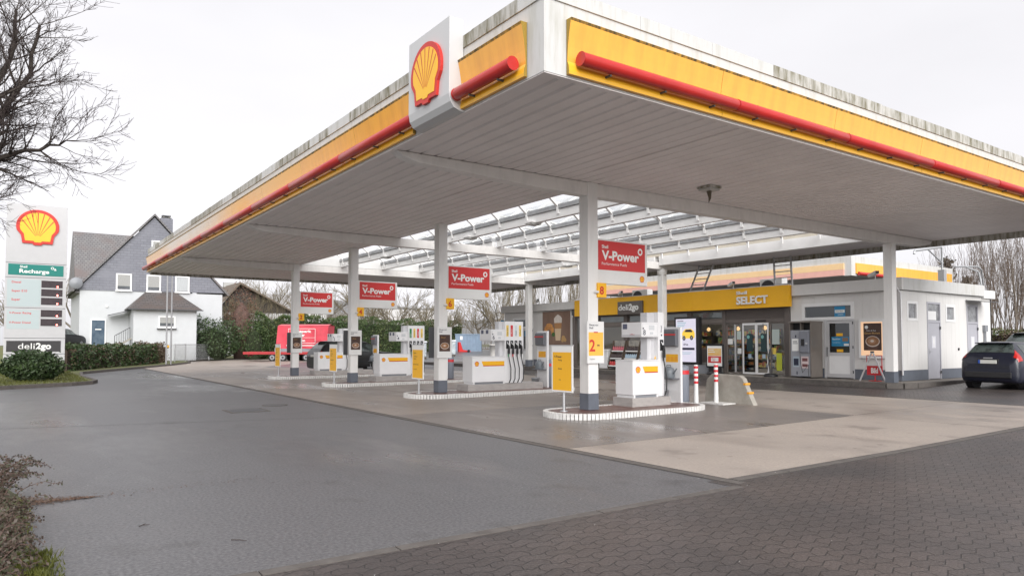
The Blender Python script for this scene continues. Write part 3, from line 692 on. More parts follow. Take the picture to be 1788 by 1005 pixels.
# ---------------------------------------------------------------- red advert boards on the columns
for k in range(4):
    dy = k * DY; y = 12.07 + dy; xa, xb, za, zb = 10.80, 12.43, 2.95, 3.97
    t = thing('advert_board', f'red and white fuel advert board on the {ORD[k]} front column', 'sign', (xa, y + .06, za), group='red boards on the canopy columns')
    bd = bx('board', t, WHITEP, xa, xb, y, y + .12, za, zb, bevel=.006)
    fr = fY(xa, y - .002, za); x_ = .06
    b = MB(); b.rect2(x_, 1.555, .315, .985, fr, REDS, .001); b.build('red_field', bd)
    b = MB()
    b.text('Shell', x_ + .11, .81, .075, fr, PAPER, .004, bold=.02); b.text('V-Power', x_ + .11, .555, .20, fr, PAPER, .004, bold=.035, width=1.18)
    b.text('Performance Fuels', x_ + .11, .43, .062, fr, PAPER, .004, width=.78)
    cx, cy = 1.39, .80
    for i in range(16):
        a0, a1 = 2 * math.pi * i / 16, 2 * math.pi * (i + 1) / 16
        b.p2([(cx + .04 * math.cos(a0), cy + .045 * math.sin(a0)), (cx + .078 * math.cos(a0), cy + .085 * math.sin(a0)), (cx + .078 * math.cos(a1), cy + .085 * math.sin(a1)), (cx + .04 * math.cos(a1), cy + .045 * math.sin(a1))], fr, PAPER, .004)
    b.build('lettering', bd)
    b = MB(); mini_emblem(b, fr, 1.45, .16, .155); b.build('emblem', bd)
# ---------------------------------------------------------------- yellow pump number boxes
for k, num in enumerate('8642'):
    dy = k * DY; y = 11.93 + dy
    t = thing('number_box', f'small yellow box with the red number {num} on a canopy column', 'sign', (10.8, y, 2.62), group='yellow number boxes')
    bd = bx('box', t, YSIGN, 10.73, 10.99, y, y + .22, 2.62, 2.95, bevel=.012)
    b = MB(); b.tube([(10.66, 11.99 + dy, 2.74), (10.66, y - .005, 2.74), (10.73, y - .005, 2.74)], .03, WHITEP, 8); b.build('bracket', t)
    fr = fY(10.73, y - .003, 2.62); b = MB(); b.text(num, .05, .075, .17, fr, REDD, .001, bold=.03); b.text(num, .0, 0, .001, fr, REDD) if False else None; b.build('number', bd)
    f2 = fX(10.728, y + .21, 2.62); b = MB(); b.text(num, .05, .075, .17, f2, REDD, .001, bold=.03, width=.09); b.build('number', bd)
# ---------------------------------------------------------------- posters on the columns
COFB = mat('coffee_brown', (.075, .038, .028), .5, var=.4, vscale=9); COFC = mat('coffee_cream', (.40, .22, .12), .5, var=.3, vscale=14); COFW = mat('cup_white', (.60, .52, .46), .5)
def coffee(b, fr, x0, x1, y0, y1):
    w, h = x1 - x0, y1 - y0; cx, cy = x0 + w * .5, y0 + h * .33
    b.rect2(x0, x1, y0, y1, fr, COFB, .001)
    b.disc2(cx, cy, w * .40, h * .20, fr, COFW, .002); b.disc2(cx, cy + h * .01, w * .36, h * .17, fr, mat('coffee_mid', (.25, .12, .055), .5), .003); b.disc2(cx - w * .03, cy + h * .01, w * .22, h * .10, fr, COFC, .004); b.disc2(cx - w * .02, cy + h * .015, w * .10, h * .045, fr, COFW, .005)
    b.p2([(cx - w * .36, cy - h * .10), (cx - w * .22, y0 + .004), (cx + w * .22, y0 + .004), (cx + w * .36, cy - h * .10), (cx, cy - h * .2)], fr, mat('cup_shadow', (.10, .05, .035), .5), .0015)
for k in range(4):
    dy = k * DY
    for side in (0, 1):
        if side and k == 0: continue
        yf = 11.95 + dy if not side else 12.31 + dy
        t = thing('poster', f'white framed ' + ('yellow price offer poster' if k == 0 else 'coffee poster') + (f' on the road side of the {ORD[k]} front column' if not side else f' on the far side of the {ORD[k]} front column'), 'poster', (10.63, yf, 1.15), group='posters on the canopy columns')
        xa, xb = (10.41, 10.90) if not side else (10.33, 10.8)
        bd = bx('frame', t, WHITEP if not side else DGREY, xa, xb, yf - .025, yf + .025, 1.15, 2.08, bevel=.005)
        if side: continue
        fr = fY(xa, yf - .027, 1.15); b = MB(); w = xb - xa
        b.text('Neues von', .05, .83, .042, fr, INK, .002, bold=.01); b.text('Shell', .05, .765, .042, fr, INK, .002, bold=.01)
        if k == 0:
            b.rect2(.03, w - .03, .17, .69, fr, mat('offer_yellow', (.86, .48, .08), .5), .001); b.text('2', .05, .27, .25, fr, REDS, .003, bold=.02); b.text('99', .28, .37, .05, fr, INK, .003, bold=.02)
            for q in range(3): b.rect2(.08, w - .12, .63 - q * .045, .637 - q * .045, fr, ORG, .002)
            b.rect2(.18, .30, .675, .70, fr, REDS, .004); b.text('Angebot', .06, .085, .03, fr, GREY, .002)
        else:
            coffee(b, fr, .06, w - .06, .20, .70); b.text('Genuss', .12, .60, .035, fr, mat('gold_print', (.55, .33, .10), .5), .006)
        b.build('poster', bd)
# ---------------------------------------------------------------- service points: panel, bin, can, bucket
DISP = mat('dispenser_grey', (.13, .135, .15), .3); CANM = mat('can_grey', (.16, .18, .20), .4, var=.2)
BINM = mat('bin_grey', (.20, .22, .26), .5); BUCK = mat('bucket_grey', (.30, .31, .33), .5)
for k in range(4):
    dy = k * DY; x = 13.66 if k == 0 else 14.72; ya, yb = 12.15 + dy, 12.72 + dy; gzz = .115
    t = thing('service_post', f'upright white service panel with grey towel dispenser on the {ORD[k]} island', 'service panel', (x, 12.4 + dy, gzz), group='service points on the islands')
    pn = bx('panel', t, PW, x, x + .07, ya, yb, gzz, 2.0, bevel=.006)
    d = MB(); d.prism([(x - .004, ya + .06, 1.50), (x - .12, ya + .06, 1.53), (x - .13, ya + .06, 1.90), (x - .10, ya + .06, 1.95), (x - .004, ya + .06, 1.95)], (0, .46, 0), DISP); do = d.build('towel_dispenser', t, bevel=.012)
    bx('red_stripe', do, REDS, x - .133, x - .128, ya + .05, yb - .03, 1.79, 1.83)
    b = MB(); fr = fX(x - .002, yb, 0); b.rect2(.09, .49, 1.12, 1.32, fr, YSIGN, .001)
    for i in range(3): b.rect2(.12 + i * .13, .21 + i * .13, 1.15, 1.26, fr, ORG, .002)
    b.build('yellow_notice', pn)
    bx('shelf', t, DISP, x - .26, x - .002, ya + .03, yb - .05, .70, .725)
    c = MB(); cx, cy = x - .13, 12.42 + dy
    c.lathe((cx, cy, .727), [(.14, 0), (.15, .05), (.15, .16), (.12, .24), (.05, .29), (.0, .295)], CANM, 14)
    c.tube([(cx, cy + .1, .93), (cx, cy + .06, 1.05), (cx, cy - .06, 1.05), (cx, cy - .1, .93)], .012, CANM, 6); c.tube([(cx, cy - .12, .80), (cx - .02, cy - .22, .9), (cx - .02, cy - .28, .97)], [.022, .018, .014], CANM, 7)
    tag(c.build('watering_can', None, loc=(cx, cy, .727)), f'round grey watering can on the shelf of the {ORD[k]} island service panel', 'watering can', 'watering cans on the islands')
    u = MB(); bx_, by_ = x - .22, 12.52 + dy
    u.lathe((bx_, by_, gzz), [(.105, 0), (.135, .30), (.145, .30), (.145, .32), (.125, .32), (.1, .03)], BUCK, 14); u.tube([(bx_ + .04, by_, .2), (bx_ - .02, by_ - .06, .58)], .012, BUCK, 6)
    tag(u.build('bucket', None, loc=(bx_, by_, gzz)), f'grey squeegee bucket standing before the {ORD[k]} island service panel', 'bucket', 'buckets on the islands')
    q = thing('waste_bin', f'slim grey waste bin with red band behind the {ORD[k]} island service panel', 'bin', (x + .27, 12.33 + dy, gzz), group='bins on the islands')
    c = MB(); c.lathe((x + .27, 12.33 + dy, gzz), [(.15, 0), (.165, .02), (.165, .84), (.15, .90), (.08, .93), (0, .935)], BINM, 16); c.build('body', q)
    c = MB(); c.lathe((x + .27, 12.33 + dy, gzz + .70), [(.168, 0), (.168, .10)], LR, 16); c.build('red_band', q)
# ---------------------------------------------------------------- red and white posts and the concrete block
for (x, y, z, lab) in ((14.05, 12.0, gz(14.05), 'red and white banded bollard right behind the nearest island end'), (15.0, 12.15, gz(15), 'red and white banded bollard on a concrete foot before the concrete block')):
    t = thing('bollard', lab, 'bollard', (x, y, z), group='banded bollards')
    b = MB(); b.tube([(x, y, z), (x, y, z + .5)], [.062, .052], WHITEP, 12); b.tube([(x, y, z + .5), (x, y, z + 1.02), (x, y, z + 1.03)], [.052, .052, .03], WHITEP, 12); p = b.build('post', t)
    for i in range(4):
        b = MB(); b.tube([(x, y, z + .56 + i * .125), (x, y, z + .622 + i * .125)], .0545, LR, 12); b.build('red_band', p)
    if y > 12.1: bx('foot', t, KW, x - .3, x + .25, y - .45, y + .3, z - .02, z + .035)
t = thing('concrete_block', 'low concrete barrier block with sloping end and yellow reflectors', 'barrier', (15.3, 11.9, gz(15.3)))
b = MB(); zb_ = gz(15.3)
b.prism([(15.2, 11.15, zb_), (15.2, 11.22, zb_ + .12), (15.2, 11.48, zb_ + .66), (15.2, 11.58, zb_ + .73), (15.2, 12.45, zb_ + .755), (15.2, 12.62, zb_ + .6), (15.2, 12.70, zb_)], (.17, 0, 0), CONC)
bo = b.build('block', t, bevel=.015)
for z in (.28, .50):
    yy = 11.22 + (z - .12) / .54 * .26; b = MB(); b.box(15.19, 15.38, yy - .02, yy + .05, zb_ + z, zb_ + z + .05, mat('reflector_amber', (.75, .35, .03), .3)); b.build('reflector', bo)
# ---------------------------------------------------------------- shop, white blocks left and right of it
FX = 25.0
shop = thing('petrol_shop', 'low shop with yellow fascia, brown window front and glass sliding doors', 'shop', (FX, 23, .3))
YF = mat('shop_fascia_yellow', (.88, .46, .012), .38, var=.05, vscale=1.5)
YFS = mat('fascia_seam', (.45, .24, .01), .5)
b = MB(); y = 16.47
for w in (2.2, 2.6, 2.6, 2.75, 2.73): b.box(24.7, 24.9, y + .003, y + w - .003, 3.02, 3.86, YF); y += w
b.box(24.71, 24.89, 16.48, 29.34, 3.03, 3.85, YFS)
fa = b.build('fascia', shop); bx('fascia_cap', fa, WHITEP, 24.69, 24.95, 16.46, 29.36, 3.862, 3.885)
b = MB(); fr = fX(24.697, 18.88, 3.2); b.text('SELECT', 0, 0, .30, fr, PAPER, .03, bold=.03, width=1.5, dep=.03); b.text('Shell', .0, .40, .13, fr, PAPER, .03, bold=.02, width=.52, dep=.03); b.build('lettering', fa)
sg = bx('sign_board', fa, mat('deli_grey', (.13, .115, .105), .5), 24.60, 24.699, 24.24, 25.92, 2.99, 3.63, bevel=.005)
def deli(b, fr, x, y, w, dep):
    b.text('deli', x, y, w * .21, fr, PAPER, .004, width=w * .50, dep=dep); b.text('2go', x + w * .53, y, w * .21, fr, PAPER, .004, bold=.04, width=w * .47, dep=dep)
b = MB(); deli(b, fX(24.598, 25.83, 3.2), 0, 0, 1.36, .025); b.build('lettering', sg)
# shell of the shop: floor, back wall, sides, roof
INT = mat('shop_interior_wall', (.45, .40, .34), .7); ITF = mat('shop_floor', (.22, .20, .18), .4)
bx('floor', shop, ITF, FX + .05, 32, 16.7, 29.8, .296, .315)
b = MB(); b.box(32, 32.2, 16.7, 29.8, .3, 3.1, INT); b.box(FX + .2, 32, 29.7, 29.84, .3, 3.1, INT); b.box(FX + .2, 32, 16.62, 16.76, .3, 3.1, INT); b.build('wall', shop)
bx('roof', shop, mat('roof_felt', (.12, .12, .125), .8, var=.3), FX - .08, 32.3, 16.62, 29.84, 3.1, 3.55)
BRN2 = mat('brown_panel_light', (.19, .165, .15), .45, var=.1)
b = MB()
b.box(FX, FX + .12, 19.85, 28.6, .3, .75, mat('plinth_render', (.30, .29, .28), .7, var=.2)); b.build('plinth', shop)
b = MB(); b.box(FX + .01, FX + .12, 19.85, 28.6, .755, 1.32, BROWN); b.box(FX + .01, FX + .12, 19.85, 28.6, 2.46, 2.6, BRN2); b.box(FX, FX + .12, 16.62, 29.84, 2.98, 3.10, BROWN); b.build('cladding', shop)
for (a, c) in ((19.70, 19.86), (21.58, 21.80), (23.45, 23.7), (25.61, 25.89), (27.74, 27.95), (28.6, 28.8), (29.6, 29.84), (16.62, 16.86)):
    bx('mullion', shop, BROWN, FX - .03, FX + .13, a, c, .3, 2.98, bevel=.004)
def pane(y0, y1, z0, z1, fm=None, name='window', x=FX):
    fm = fm or BRN2; w = .05
    b = MB(); b.box(x + .03, x + .09, y0, y0 + w, z0, z1, fm); b.box(x + .03, x + .09, y1 - w, y1, z0, z1, fm); b.box(x + .031, x + .089, y0 + w, y1 - w, z0, z0 + w, fm); b.box(x + .031, x + .089, y0 + w, y1 - w, z1 - w, z1, fm)
    f = b.build(name, shop); g = MB(); g.poly([(x + .055, y1 - w, z0 + w), (x + .055, y0 + w, z0 + w), (x + .055, y0 + w, z1 - w), (x + .055, y1 - w, z1 - w)], GLASSD); g.build('pane', f); return f
FROST = mat('frosted_band', (.42, .45, .45), .4, var=.15, vscale=3)
for (a, c) in ((19.87, 21.57), (21.81, 23.44), (23.71, 25.60), (25.90, 27.73), (27.96, 28.59)):
    f = pane(a, c, 1.33, 2.455); f2 = pane(a, c, 2.605, 2.975)
    bx('frosted_film', f2, FROST, FX + .058, FX + .064, a + .05, c - .05, 2.655, 2.925)
pane(28.81, 29.59, .33, 2.97, name='door')
# entrance
LOUV = mat('louvre_brown', (.12, .10, .092), .5)
b = MB(); b.box(FX + .02, FX + .1, 16.87, 19.69, 2.60, 2.975, LOUV)
for i in range(9): b.box(FX + .005, FX + .02, 16.87, 19.69, 2.61 + i * .04, 2.63 + i * .04, BROWN)
b.build('louvre', shop)
b = MB(); b.box(FX - .02, FX + .12, 16.87, 19.69, 2.44, 2.595, BROWN); b.box(FX - .04, FX - .02, 17.7, 18.2, 2.47, 2.53, BLACK); b.build('lintel', shop)
pane(16.87, 17.56, .33, 2.43); pane(18.88, 19.69, .33, 2.43)
bx('mullion', shop, ALU, FX + .02, FX + .1, 19.22, 19.28, .38, 2.38)
POST = mat('teal_poster', (.02, .05, .055), .5)
for (a, c, pz) in ((17.60, 18.165, 0), (18.17, 18.84, 1)):
    b = MB(); x = FX - .03; w = .055
    b.box(x, x + .045, a, a + w, .33, 2.42, WHITE); b.box(x, x + .045, c - w, c, .33, 2.42, WHITE); b.box(x + .001, x + .044, a + w, c - w, .33, .40, WHITE); b.box(x + .001, x + .044, a + w, c - w, 2.34, 2.42, WHITE)
    d = b.build('sliding_door', shop); g = MB(); g.poly([(x + .02, c - w, .4), (x + .02, a + w, .4), (x + .02, a + w, 2.34), (x + .02, c - w, 2.34)], GLASSD); g.build('pane', d)
    b = MB(); fr = fX(x + .015, c, 0); b.rect2(.20, .5, 1.25, 1.98, fr, POST, .001); b.disc2(.28, 1.85, .07, .075, fr, mat('poster_teal', (.2, .45, .42), .5), .003)
    b.rect2(.27, .42, .98, 1.15, fr, mat('notice_blue', (.35, .45, .55), .5), .003); b.build('door_poster', d)
fr = fX(FX + .05, 19.69, 0)
for (q0, q1, q2, q3, m) in ((.03, .30, 1.55, 1.78, PAPER), (.52, .72, 1.75, 2.1, mat('notice_pale', (.5, .58, .55), .5)), (.55, .74, 1.15, 1.38, PAPER)): one('door_notice', shop, lambda b: b.rect2(q0, q1, q2, q3, fr, m, .001))
fr = fX(FX + .05, 17.54, 0)
for (q0, q1, q2, q3, m) in ((.06, .40, 1.55, 2.15, mat('notice_pale', (.5, .58, .55), .5)), (.05, .24, 1.15, 1.40, mat('notice_yellow', (.8, .6, .1), .5)), (.25, .5, .5, 1.2, mat('notice_lime', (.55, .6, .05), .5))): one('door_notice', shop, lambda b: b.rect2(q0, q1, q2, q3, fr, m, .001))
# things inside
WARM = mat('pendant_glow', (1, .62, .28), .5, emit=.45); TUBE = mat('ceiling_light_panel', (1, .96, .9), .5, emit=12)
for i, (x, y) in enumerate(((27, 20.6), (27.4, 22.6), (26.6, 18.9), (27.5, 24.6))):
    t = thing('pendant_lamp', ['warm glowing pendant lamp behind the window beside the entrance', 'warm glowing pendant lamp deep in the shop behind the tall screen', 'warm glowing pendant lamp just inside the sliding doors', 'warm glowing pendant lamp behind the window under the grey sign board'][i], 'lamp', (x, y, 2.2), group='pendant lamps in the shop')
    b = MB(); b.tube([(x, y, 2.35), (x, y, 3.09)], .01, BLACK, 5); b.build('cord', t)
    b = MB(); b.lathe((x, y, 2.16), [(.02, 0), (.08, .04), (.09, .09), (.06, .15), (.02, .19)], WARM, 12); b.build('globe', t)
for i, (x, y) in enumerate(((28, 19), (28, 22.5), (28, 26))):
    tag(one('ceiling_light', None, lambda b: b.box(x, x + 1.2, y, y + .3, 3.07, 3.095, TUBE)), ['flat ceiling light inside the shop behind the sliding doors', 'flat ceiling light inside the shop behind the tall screen', 'flat ceiling light inside the shop behind the drinks racks'][i], 'lamp', 'ceiling lights in the shop')
GOODS = [mat('goods_mix%s' % s, c1, .5, col2=c2, vscale=5, lo=.44, hi=.56, detail=1) for s, c1, c2 in (('_a', (.45, .10, .05), (.55, .45, .12)), ('_b', (.12, .2, .35), (.6, .58, .5)), ('_c', (.15, .3, .1), (.55, .2, .08)))]
for i, (x, y, n) in enumerate(((30.9, 17.2, 3.6), (30.9, 21.3, 3.8), (30.9, 25.6, 3.6), (27.6, 24.2, 2.4), (27.2, 20.2, 1.5))):
    h = 2.0 if i < 3 else (1.55 if i == 3 else 1.2)
    t = thing('shelf_unit', ['shelves of goods along the back wall behind the sliding doors', 'shelves of goods along the back wall behind the tall screen', 'shelves of goods along the back wall behind the drinks racks', 'lower free standing shelf of goods inside the window front', 'low counter with goods inside the window beside the entrance'][i], 'shelf', (x, y, .315), group='shelves in the shop')
    b = MB(); b.box(x + .45, x + .5, y, y + n, .32, .32 + h, BRN2)
    for q in range(5): b.box(x, x + .45, y, y + n, .36 + q * h / 5, .39 + q * h / 5, BRN2)
    b.build('rack', t); b = MB(); random.seed(i)
    for q in range(5):
        yy = y + .03
        while yy < y + n - .2:
            w = random.uniform(.12, .3); hh = random.uniform(.5, .85) * h / 5 - .03; b.box(x + .06, x + .4, yy, yy + w - .02, .392 + q * h / 5, .392 + q * h / 5 + hh, random.choice(GOODS)); yy += w
    b.build('goods', t)
# white block on the right with the toilets
wc = thing('service_block', 'white flat roofed block with two grey doors on its side, right of the shop', 'building', (FX, 12.4, .3))
CY = 12.37
def panels_x(b, x, y0, y1, z0, z1, holes=(), step=.62, m=None):
    """wall facing -X made of upright panels, leaving holes (y0, y1, z0, z1)"""
    m = m or GREYW; ys = sorted({y0, y1, *[h[0] for h in holes], *[h[1] for h in holes]} | {y0 + i * step for i in range(1, int((y1 - y0) / step))})
    for a, c in zip(ys[:-1], ys[1:]):
        hs = [h for h in holes if h[0] < (a + c) / 2 < h[1]]
        segs = [(z0, z1)]
        for h in hs: segs = [s for (p, q) in segs for s in ((p, min(q, h[2])), (max(p, h[3]), q)) if s[1] - s[0] > .005]
        for p, q in segs: b.box(x, x + .1, a + .002, c - .002, p, q, m)
def panels_y(b, y, x0, x1, z0, z1, holes=(), step=.62, m=None):
    m = m or GREYW; xs = sorted({x0, x1, *[h[0] for h in holes], *[h[1] for h in holes]} | {x0 + i * step for i in range(1, int((x1 - x0) / step))})
    for a, c in zip(xs[:-1], xs[1:]):
        segs = [(z0, z1)]
        for h in [h for h in holes if h[0] < (a + c) / 2 < h[1]]: segs = [s for (p, q) in segs for s in ((p, min(q, h[2])), (max(p, h[3]), q)) if s[1] - s[0] > .005]
        for p, q in segs: b.box(a + .002, c - .002, y, y + .1, p, q, m)
DKIN = mat('dark_inside', (.02, .02, .022), .6)  # near-black sheets behind the panes stand in for indoor shade
def kiosk_door(parent, yc, blue=True):
    """aluminium door with window, wide light above it"""
    y0, y1 = yc - .585, yc + .585; x = FX
    b = MB(); b.box(x - .02, x + .1, y0, y0 + .05, .3, 2.47, ALU); b.box(x - .02, x + .1, y1 - .05, y1, .3, 2.47, ALU); b.box(x - .019, x + .1, y0 + .05, y1 - .05, 2.42, 2.47, ALU); fr_ = b.build('door_frame', parent)
    b = MB(); b.box(x, x + .06, y0 + .055, y0 + .19, .33, 2.41, ALU); b.box(x, x + .06, y1 - .19, y1 - .055, .33, 2.41, ALU); b.box(x + .001, x + .06, y0 + .19, y1 - .19, .33, .47, ALU); b.box(x + .001, x + .06, y0 + .19, y1 - .19, 2.33, 2.41, ALU); b.box(x + .001, x + .06, y0 + .19, y1 - .19, 1.13, 1.25, ALU)
    d = b.build('door', parent); bx('kick_panel', d, WHITE, x + .01, x + .05, y0 + .19, y1 - .19, .47, 1.13)
    g = MB(); g.poly([(x + .03, y1 - .19, 1.25), (x + .03, y0 + .19, 1.25), (x + .03, y0 + .19, 2.33), (x + .03, y1 - .19, 2.33)], GLASSD); g.build('pane', d)
    b = MB(); b.tube([(x - .03, y1 - .12, 1.45), (x - .03, y1 - .12, 1.1)], .015, DGREY, 6); b.tube([(x, y1 - .12, 1.42), (x - .04, y1 - .2, 1.42)], .012, STEEL, 6); b.build('handle', d)
    for z in (.5, 1.4, 2.28): bx('hinge', d, DGREY, x - .025, x - .001, y0 + .03, y0 + .07, z, z + .1)
    if blue:
        b = MB(); fr = fX(x + .027, y1 - .19, 0)
        b.rect2(.08, .76, 1.48, 1.83, fr, mat('sticker_blue', (.02, .22, .42), .4), .001); b.rect2(.50, .72, 1.66, 1.80, fr, mat('hands_brown', (.25, .16, .10), .5), .002); b.rect2(.56, .75, 1.50, 1.58, fr, PAPER, .002); b.text('Bezahlen', .12, 1.72, .06, fr, PAPER, .002); b.text('kontaktlos', .12, 1.60, .05, fr, mat('pale_blue', (.4, .6, .75), .4), .002)
        b.rect2(.27, .52, 1.86, 1.96, fr, YSIGN, .001); b.rect2(.28, .53, 1.27, 1.37, fr, YSIGN, .001); b.build('door_sticker', d)
    else:
        b = MB(); fr = fX(x + .027, y1 - .19, 0); b.rect2(.05, .74, 2.0, 2.32, fr, mat('sticker_blue', (.02, .22, .42), .4), .001); b.build('door_sticker', d)
    t0, t1 = y0, y0 + 2.08
    b = MB(); b.box(x - .02, x + .1, t0, t0 + .12, 2.475, 3.1, WHITE); b.box(x - .02, x + .1, t1 - .12, t1, 2.475, 3.1, WHITE); b.box(x - .019, x + .1, t0 + .12, t1 - .12, 2.98, 3.1, WHITE); b.box(x - .019, x + .1, t0 + .12, t1 - .12, 2.475, 2.57, WHITE); w = b.build('window', parent)
    g = MB(); g.poly([(x + .03, t1 - .12, 2.57), (x + .03, t0 + .12, 2.57), (x + .03, t0 + .12, 2.98), (x + .03, t1 - .12, 2.98)], GLASSD); g.build('pane', w)
    if blue:
        b = MB(); fr = fX(x + .027, t0 + .77, 2.575); b.rect2(0, .42, 0, .38, fr, mat('sticker_blue', (.02, .22, .42), .4), .001); b.rect2(.02, .40, .14, .25, fr, PAPER, .002); b.text('WESTERN', .05, .17, .045, fr, INK, .003); b.text('UNION', .13, .05, .045, fr, PAPER, .003); b.build('sticker', w)
    return (y0, y1, .3, 2.47), (t0, t1, 2.475, 3.1)
h1, h2 = kiosk_door(wc, 14.61)
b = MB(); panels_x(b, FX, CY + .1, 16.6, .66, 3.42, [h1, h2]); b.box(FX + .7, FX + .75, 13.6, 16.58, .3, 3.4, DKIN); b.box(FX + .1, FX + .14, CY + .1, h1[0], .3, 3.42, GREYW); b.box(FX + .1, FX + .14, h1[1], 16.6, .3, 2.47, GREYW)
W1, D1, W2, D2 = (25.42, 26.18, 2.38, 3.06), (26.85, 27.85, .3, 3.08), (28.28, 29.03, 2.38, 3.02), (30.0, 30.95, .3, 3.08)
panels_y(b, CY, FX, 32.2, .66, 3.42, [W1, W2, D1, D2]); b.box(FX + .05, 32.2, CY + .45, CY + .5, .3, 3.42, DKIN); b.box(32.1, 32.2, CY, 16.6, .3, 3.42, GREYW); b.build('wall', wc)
for a, c in ((CY + .1, h1[0]), (h1[1], 16.6)): bx('base_band', wc, GREYB, FX - .012, FX + .1, a, c, .3, .655)
for a, c in ((FX - .012, D1[0]), (D1[1], D2[0]), (D2[1], 32.21)): bx('base_band', wc, GREYB, a, c, CY - .012, CY + .099, .3, .655)
b = MB(); b.box(FX - .16, FX - .04, CY - .14, 16.44, 3.425, 3.85, GREYW); b.box(FX - .04, 31.3, CY - .14, CY - .02, 3.425, 3.85, DIRTY); b.box(31.3, 32.35, CY - .10, CY + .02, 3.36, 3.68, WHITEP); b.box(32.25, 32.35, CY + .02, 16.6, 3.36, 3.68, WHITEP); b.build('parapet', wc, bevel=.01)
bx('roof', wc, MATS['roof_felt'], FX + .0, 32.2, CY, 16.6, 3.43, 3.55)
DOORG = mat('door_grey', (.42, .42, .46), .45, var=.06)
FRO = mat('dirty_glass', (.33, .34, .35), .15, col2=(.12, .12, .13), vscale=4)
for (x0_, x1_, z0_, z1_) in (W1, W2):
    b = MB(); b.box(x0_, x0_ + .09, CY - .015, CY + .1, z0_, z1_, WHITE); b.box(x1_ - .09, x1_, CY - .015, CY + .1, z0_, z1_, WHITE); b.box(x0_ + .09, x1_ - .09, CY - .014, CY + .1, z1_ - .09, z1_, WHITE); b.box(x0_ + .09, x1_ - .09, CY - .014, CY + .1, z0_, z0_ + .09, WHITE)
    w = b.build('window', wc); bx('pane', w, FRO, x0_ + .09, x1_ - .09, CY + .03, CY + .05, z0_ + .09, z1_ - .09)
for i, (x0_, x1_, z0_, z1_) in enumerate((D1, D2)):
    b = MB(); b.box(x0_, x0_ + .06, CY - .02, CY + .1, z0_, z1_, DOORG); b.box(x1_ - .06, x1_, CY - .02, CY + .1, z0_, z1_, DOORG); b.box(x0_ + .06, x1_ - .06, CY - .019, CY + .1, z1_ - .07, z1_, DOORG); b.box(x0_ + .06, x1_ - .06, CY - .019, CY + .1, 2.34, 2.41, DOORG); b.build('door_frame', wc)
    d = bx('door', wc, DOORG, x0_ + .065, x1_ - .065, CY + .0, CY + .05, .315, 2.335, bevel=.004)
    b = MB(); fr = fY(x0_, CY - .002, 0); b.rect2(.33, .63, 1.42, 1.85, fr, mat('door_sign_pale', (.62, .62, .66), .5), .001); b.disc2(.48, 1.76, .03, .035, fr, PAPER, .003); b.rect2(.44, .52, 1.58, 1.72, fr, PAPER, .003); b.rect2(.455, .505, 1.46, 1.58, fr, PAPER, .003); b.build('toilet_sign', d)
    b = MB(); b.tube([(x0_ + .12, CY - .05, 1.3), (x0_ + .22, CY - .05, 1.3)], .012, STEEL, 6); b.box(x0_ + .10, x0_ + .14, CY - .012, CY, 1.2, 1.4, STEEL); b.build('handle', d)
    for z in (.5, 2.1): bx('hinge', d, DGREY, x1_ - .09, x1_ - .03, CY - .045, CY - .021, z, z + .1)
    bx('pane', d, FRO, x0_ + .06, x1_ - .06, CY + .02, CY + .04, 2.41, z1_ - .07)
bx('tilted_flap', wc, WHITE, D1[0] + .1, D1[1] - .3, CY + .002, CY + .015, 2.43, 2.75)
b = MB(); b.prism([(29.9, CY - .75, 3.13), (31.3, CY - .6, 3.16), (31.3, CY - .03, 3.22), (29.9, CY - .03, 3.22)], (0, 0, .03), DGREY); b.build('door_canopy', wc)
b = MB(); b.box(31.35, 31.62, CY - .1, CY - .001, 2.05, 2.3, GREY); b.tube([(31.42, CY - .05, 2.05), (31.42, CY - .05, .7)], .03, GREY, 7); b.tube([(31.53, CY - .05, 2.05), (31.53, CY - .05, .7)], .02, GREY, 7); b.build('meter_box', wc)
b = MB(); b.lathe((29.25, CY - .002, 1.37), [(.05, -.03), (.05, .0)], BLACK, 8, axis='y'); b.build('vent', wc)
b = MB(); b.tube([(FX - .18, CY + .03, 3.5), (FX - .1, CY - .06, 3.3), (FX - .06, CY - .06, .5)], .03, ALU, 8); b.build('downpipe', wc)
# illuminated coffee poster on the block
t = thing('poster_case', 'lit coffee poster in a white case on the white block wall', 'poster', (FX, 13.35, 1.05))
cs = bx('case', t, WHITE, FX - .10, FX - .003, 12.88, 13.82, 1.06, 2.44, bevel=.01)
b = MB(); fr = fX(FX - .103, 13.82, 1.06); LIT = mat('poster_glow', (.9, .58, .36), .5, emit=.16)
b.rect2(.09, .86, .10, 1.29, fr, LIT, .001); b.build('lit_panel', cs)
b = MB(); o_, r_, u_, w_ = fr; coffee(b, (o_ + w_ * .002, r_, u_, w_), .19, .83, .28, 1.24); b.text('Genuss-Moment', .22, .86, .06, fr, mat('gold_print', (.55, .33, .10), .5), .008, bold=.01, width=.56); b.text('Nimm dir Zeit', .30, .96, .04, fr, PAPER, .008); b.disc2(.30, 1.10, .06, .06, fr, PAPER, .008); b.build('poster', cs)
